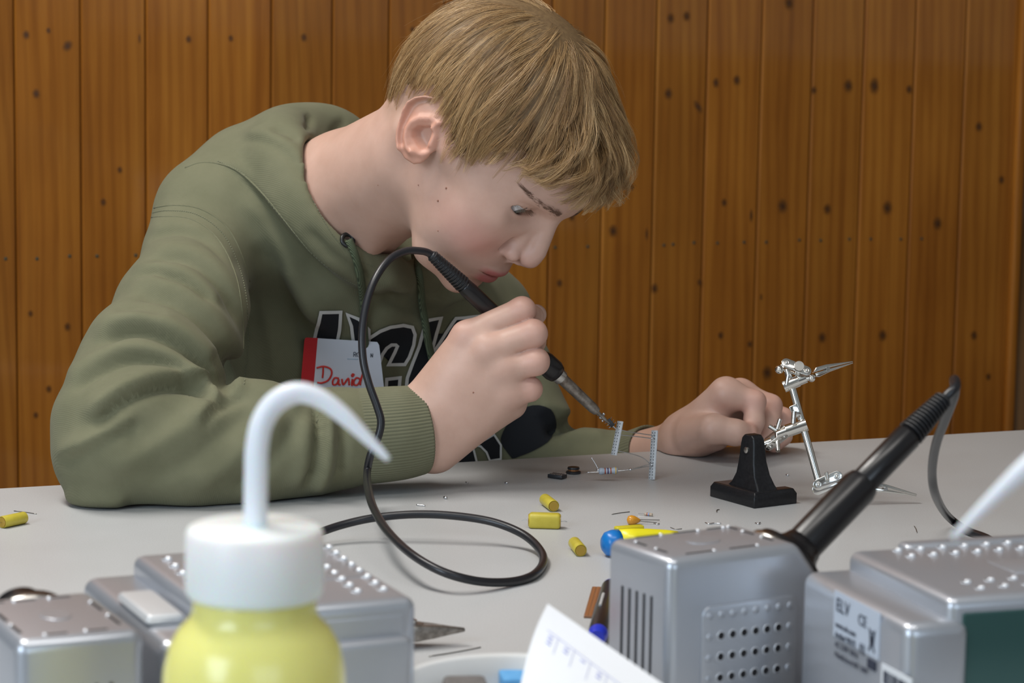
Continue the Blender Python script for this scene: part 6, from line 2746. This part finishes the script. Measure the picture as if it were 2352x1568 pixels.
part(lathe_axis(a - x * 0.003, a + x * 0.001, [(0.004, 0), (0.0055, 0.3), (0.0058, 1)], 24), 'end_cap', mat('blue_pen_end', (0.02, 0.03, 0.45), 0.3), t, shade='auto')
part(lathe_axis(b, b + x * 0.010, [(0.0064, 0), (0.0062, 0.6), (0.0045, 1)], 24), 'cap_end', mat('blue_pen_cap', (0.02, 0.04, 0.55), 0.3), t, shade='auto')
m_ = MB()
m_.tube([a + (b - a) * 0.35 + np.array([-0.002, 0, 0.0058]), a + (b - a) * 0.62 + np.array([-0.002, 0, 0.0062])], 0.0011, 8)
part(m_, 'print', mat('white_pen_print', (0.5, 0.5, 0.5), 0.5), t)

# paper sheet leaning on the dish, with a printed table
M_PAPER = mat('white_paper', (0.80, 0.82, 0.86), 0.7)
A, B, Cc = Wp(1258, 1386, 1.375), Wp(1219, 1510, 1.330), Wp(1640, 1652, 1.255)
D = B + (Cc - A)
paper = thing('paper_sheet', 'white printed paper sheet propped up in front of the silver holder', 'paper', (float(D[0]), float(D[1]), 0.0))
nu, nv = 24, 12
V = []
nrm_p = unit(np.cross(Cc - A, B - A))
nrm_p = nrm_p if nrm_p @ (C0 - A) > 0 else -nrm_p


def pap(s_, t_, lift=0.0):
    p_ = A + (Cc - A) * s_ + (B - A) * 1.9 * t_
    return p_ + nrm_p * (0.006 * math.sin(math.pi * min(1, t_)) * (1 - s_) + lift) + np.array([0, 0, -0.004 * t_ * t_])


for i in range(nu + 1):
    for j in range(nv + 1):
        V.append(pap(i / nu, j / nv))
n0 = len(V)
V += [v_ - nrm_p * 0.0003 for v_ in V]
F = []
for i in range(nu):
    for j in range(nv):
        q = (i * (nv + 1) + j, (i + 1) * (nv + 1) + j, (i + 1) * (nv + 1) + j + 1, i * (nv + 1) + j + 1)
        F += [q, tuple(k + n0 for k in q[::-1])]
rim = [i * (nv + 1) for i in range(nu + 1)] + [nu * (nv + 1) + j for j in range(1, nv + 1)] + [i * (nv + 1) + nv for i in range(nu - 1, -1, -1)] + [j for j in range(nv - 1, 0, -1)]
for a_, b_ in zip(rim, rim[1:] + rim[:1]):
    F.append((a_, b_, b_ + n0, a_ + n0))
m_ = MB()
m_.add(V, F)
part(m_, 'sheet', M_PAPER, paper, shade='auto')
M_PINK = mat('violet_print', (0.42, 0.44, 0.72), 0.6)
s_line = lambda s0, t0, s1, t1, r: [pap(s0 + (s1 - s0) * k, t0 + (t1 - t0) * k, 0.0002) for k in np.linspace(0, 1, 12)]
m_ = MB()
m_.tube(s_line(0.06, 0.26, 0.95, 0.26, 0), 0.00018, 5)
for k in range(8):
    m_.tube(s_line(0.13 + 0.1 * k, 0.26, 0.13 + 0.1 * k, 0.42, 0), 0.00015, 5)
part(m_, 'printed_grid', M_PINK, paper)
m_ = MB()
for k, h_ in ((0.09, 3), (0.19, 2), (0.29, 1), (0.39, 2), (0.49, 2)):
    for q in range(h_):
        m_.tube(s_line(k - 0.012, 0.30 + 0.035 * q, k + 0.012, 0.30 + 0.035 * q, 0), 0.0005, 5)
part(m_, 'printed_text', M_PINK, paper)

# white dish with a blue sponge
M_DISH = mat('white_dish', (0.78, 0.79, 0.79), 0.35)
rimz = 0.052
dc = on_z(1185, 1580, rimz)
back = on_z(1180, 1502, rimz)
R = np.linalg.norm((back - dc)[:2])
R = min(R, 0.062)
dc = back + (dc - back) / np.linalg.norm((dc - back)[:2]) * R
dish = thing('dish', 'shallow white dish holding a blue sponge', 'dish', (float(dc[0]), float(dc[1]), 0.0))
m_ = MB()
prof = [(0.001, 0.0005), (R * 0.62, 0.0005), (R * 0.70, 0.004), (R * 0.93, rimz - 0.006), (R, rimz), (R * 0.985, rimz + 0.001), (R * 0.955, rimz - 0.001), (R * 0.88, rimz - 0.010), (R * 0.66, 0.0075), (0.001, 0.0055)]
m_.lathe(prof, 64)
m_.build('bowl', M_DISH, dish, shade=True)
spg = thing('sponge', 'light blue rectangular sponge in the white dish', 'sponge', (float(dc[0]), float(dc[1]), 0.009))
zt = 0.045
c4 = [on_z(1138, 1521, zt), on_z(1200, 1520, zt), on_z(1232, 1575, zt), on_z(1165, 1580, zt)]
x = unit(c4[1] - c4[0])
yv = unit(np.cross((0, 0, 1), x))
M = axes_matrix((c4[0][0], c4[0][1], 0.012), x, -yv, (0, 0, 1))
m_ = MB()
m_.box((0, -0.002, 0), (0.0145, 0.035, zt - 0.012), M)
part(m_, 'foam', speckled('blue_sponge', (0.10, 0.36, 0.72), (0.16, 0.45, 0.80), 300, 0.8, bumpv=0.4, bdist=0.001), spg, bevel=0.001)

sp2_ = thing('sponge', 'added dark grey block beside the blue sponge in the dish', 'sponge', (float(dc[0]) - 0.02, float(dc[1]), 0.009))  # dark block added for an unidentified dark blur
q0 = on_z(1040, 1548, zt)
M = axes_matrix((q0[0], q0[1], 0.012), x, -yv, (0, 0, 1))
m_ = MB()
m_.box((-0.006, 0.0, 0), (0.0175, 0.030, zt - 0.012), M)
part(m_, 'foam', speckled('dark_grey_block', (0.13, 0.12, 0.115), (0.20, 0.185, 0.18), 300, 0.85, bumpv=0.4, bdist=0.001), sp2_, bevel=0.003)  # the added dark block, not identified as foam
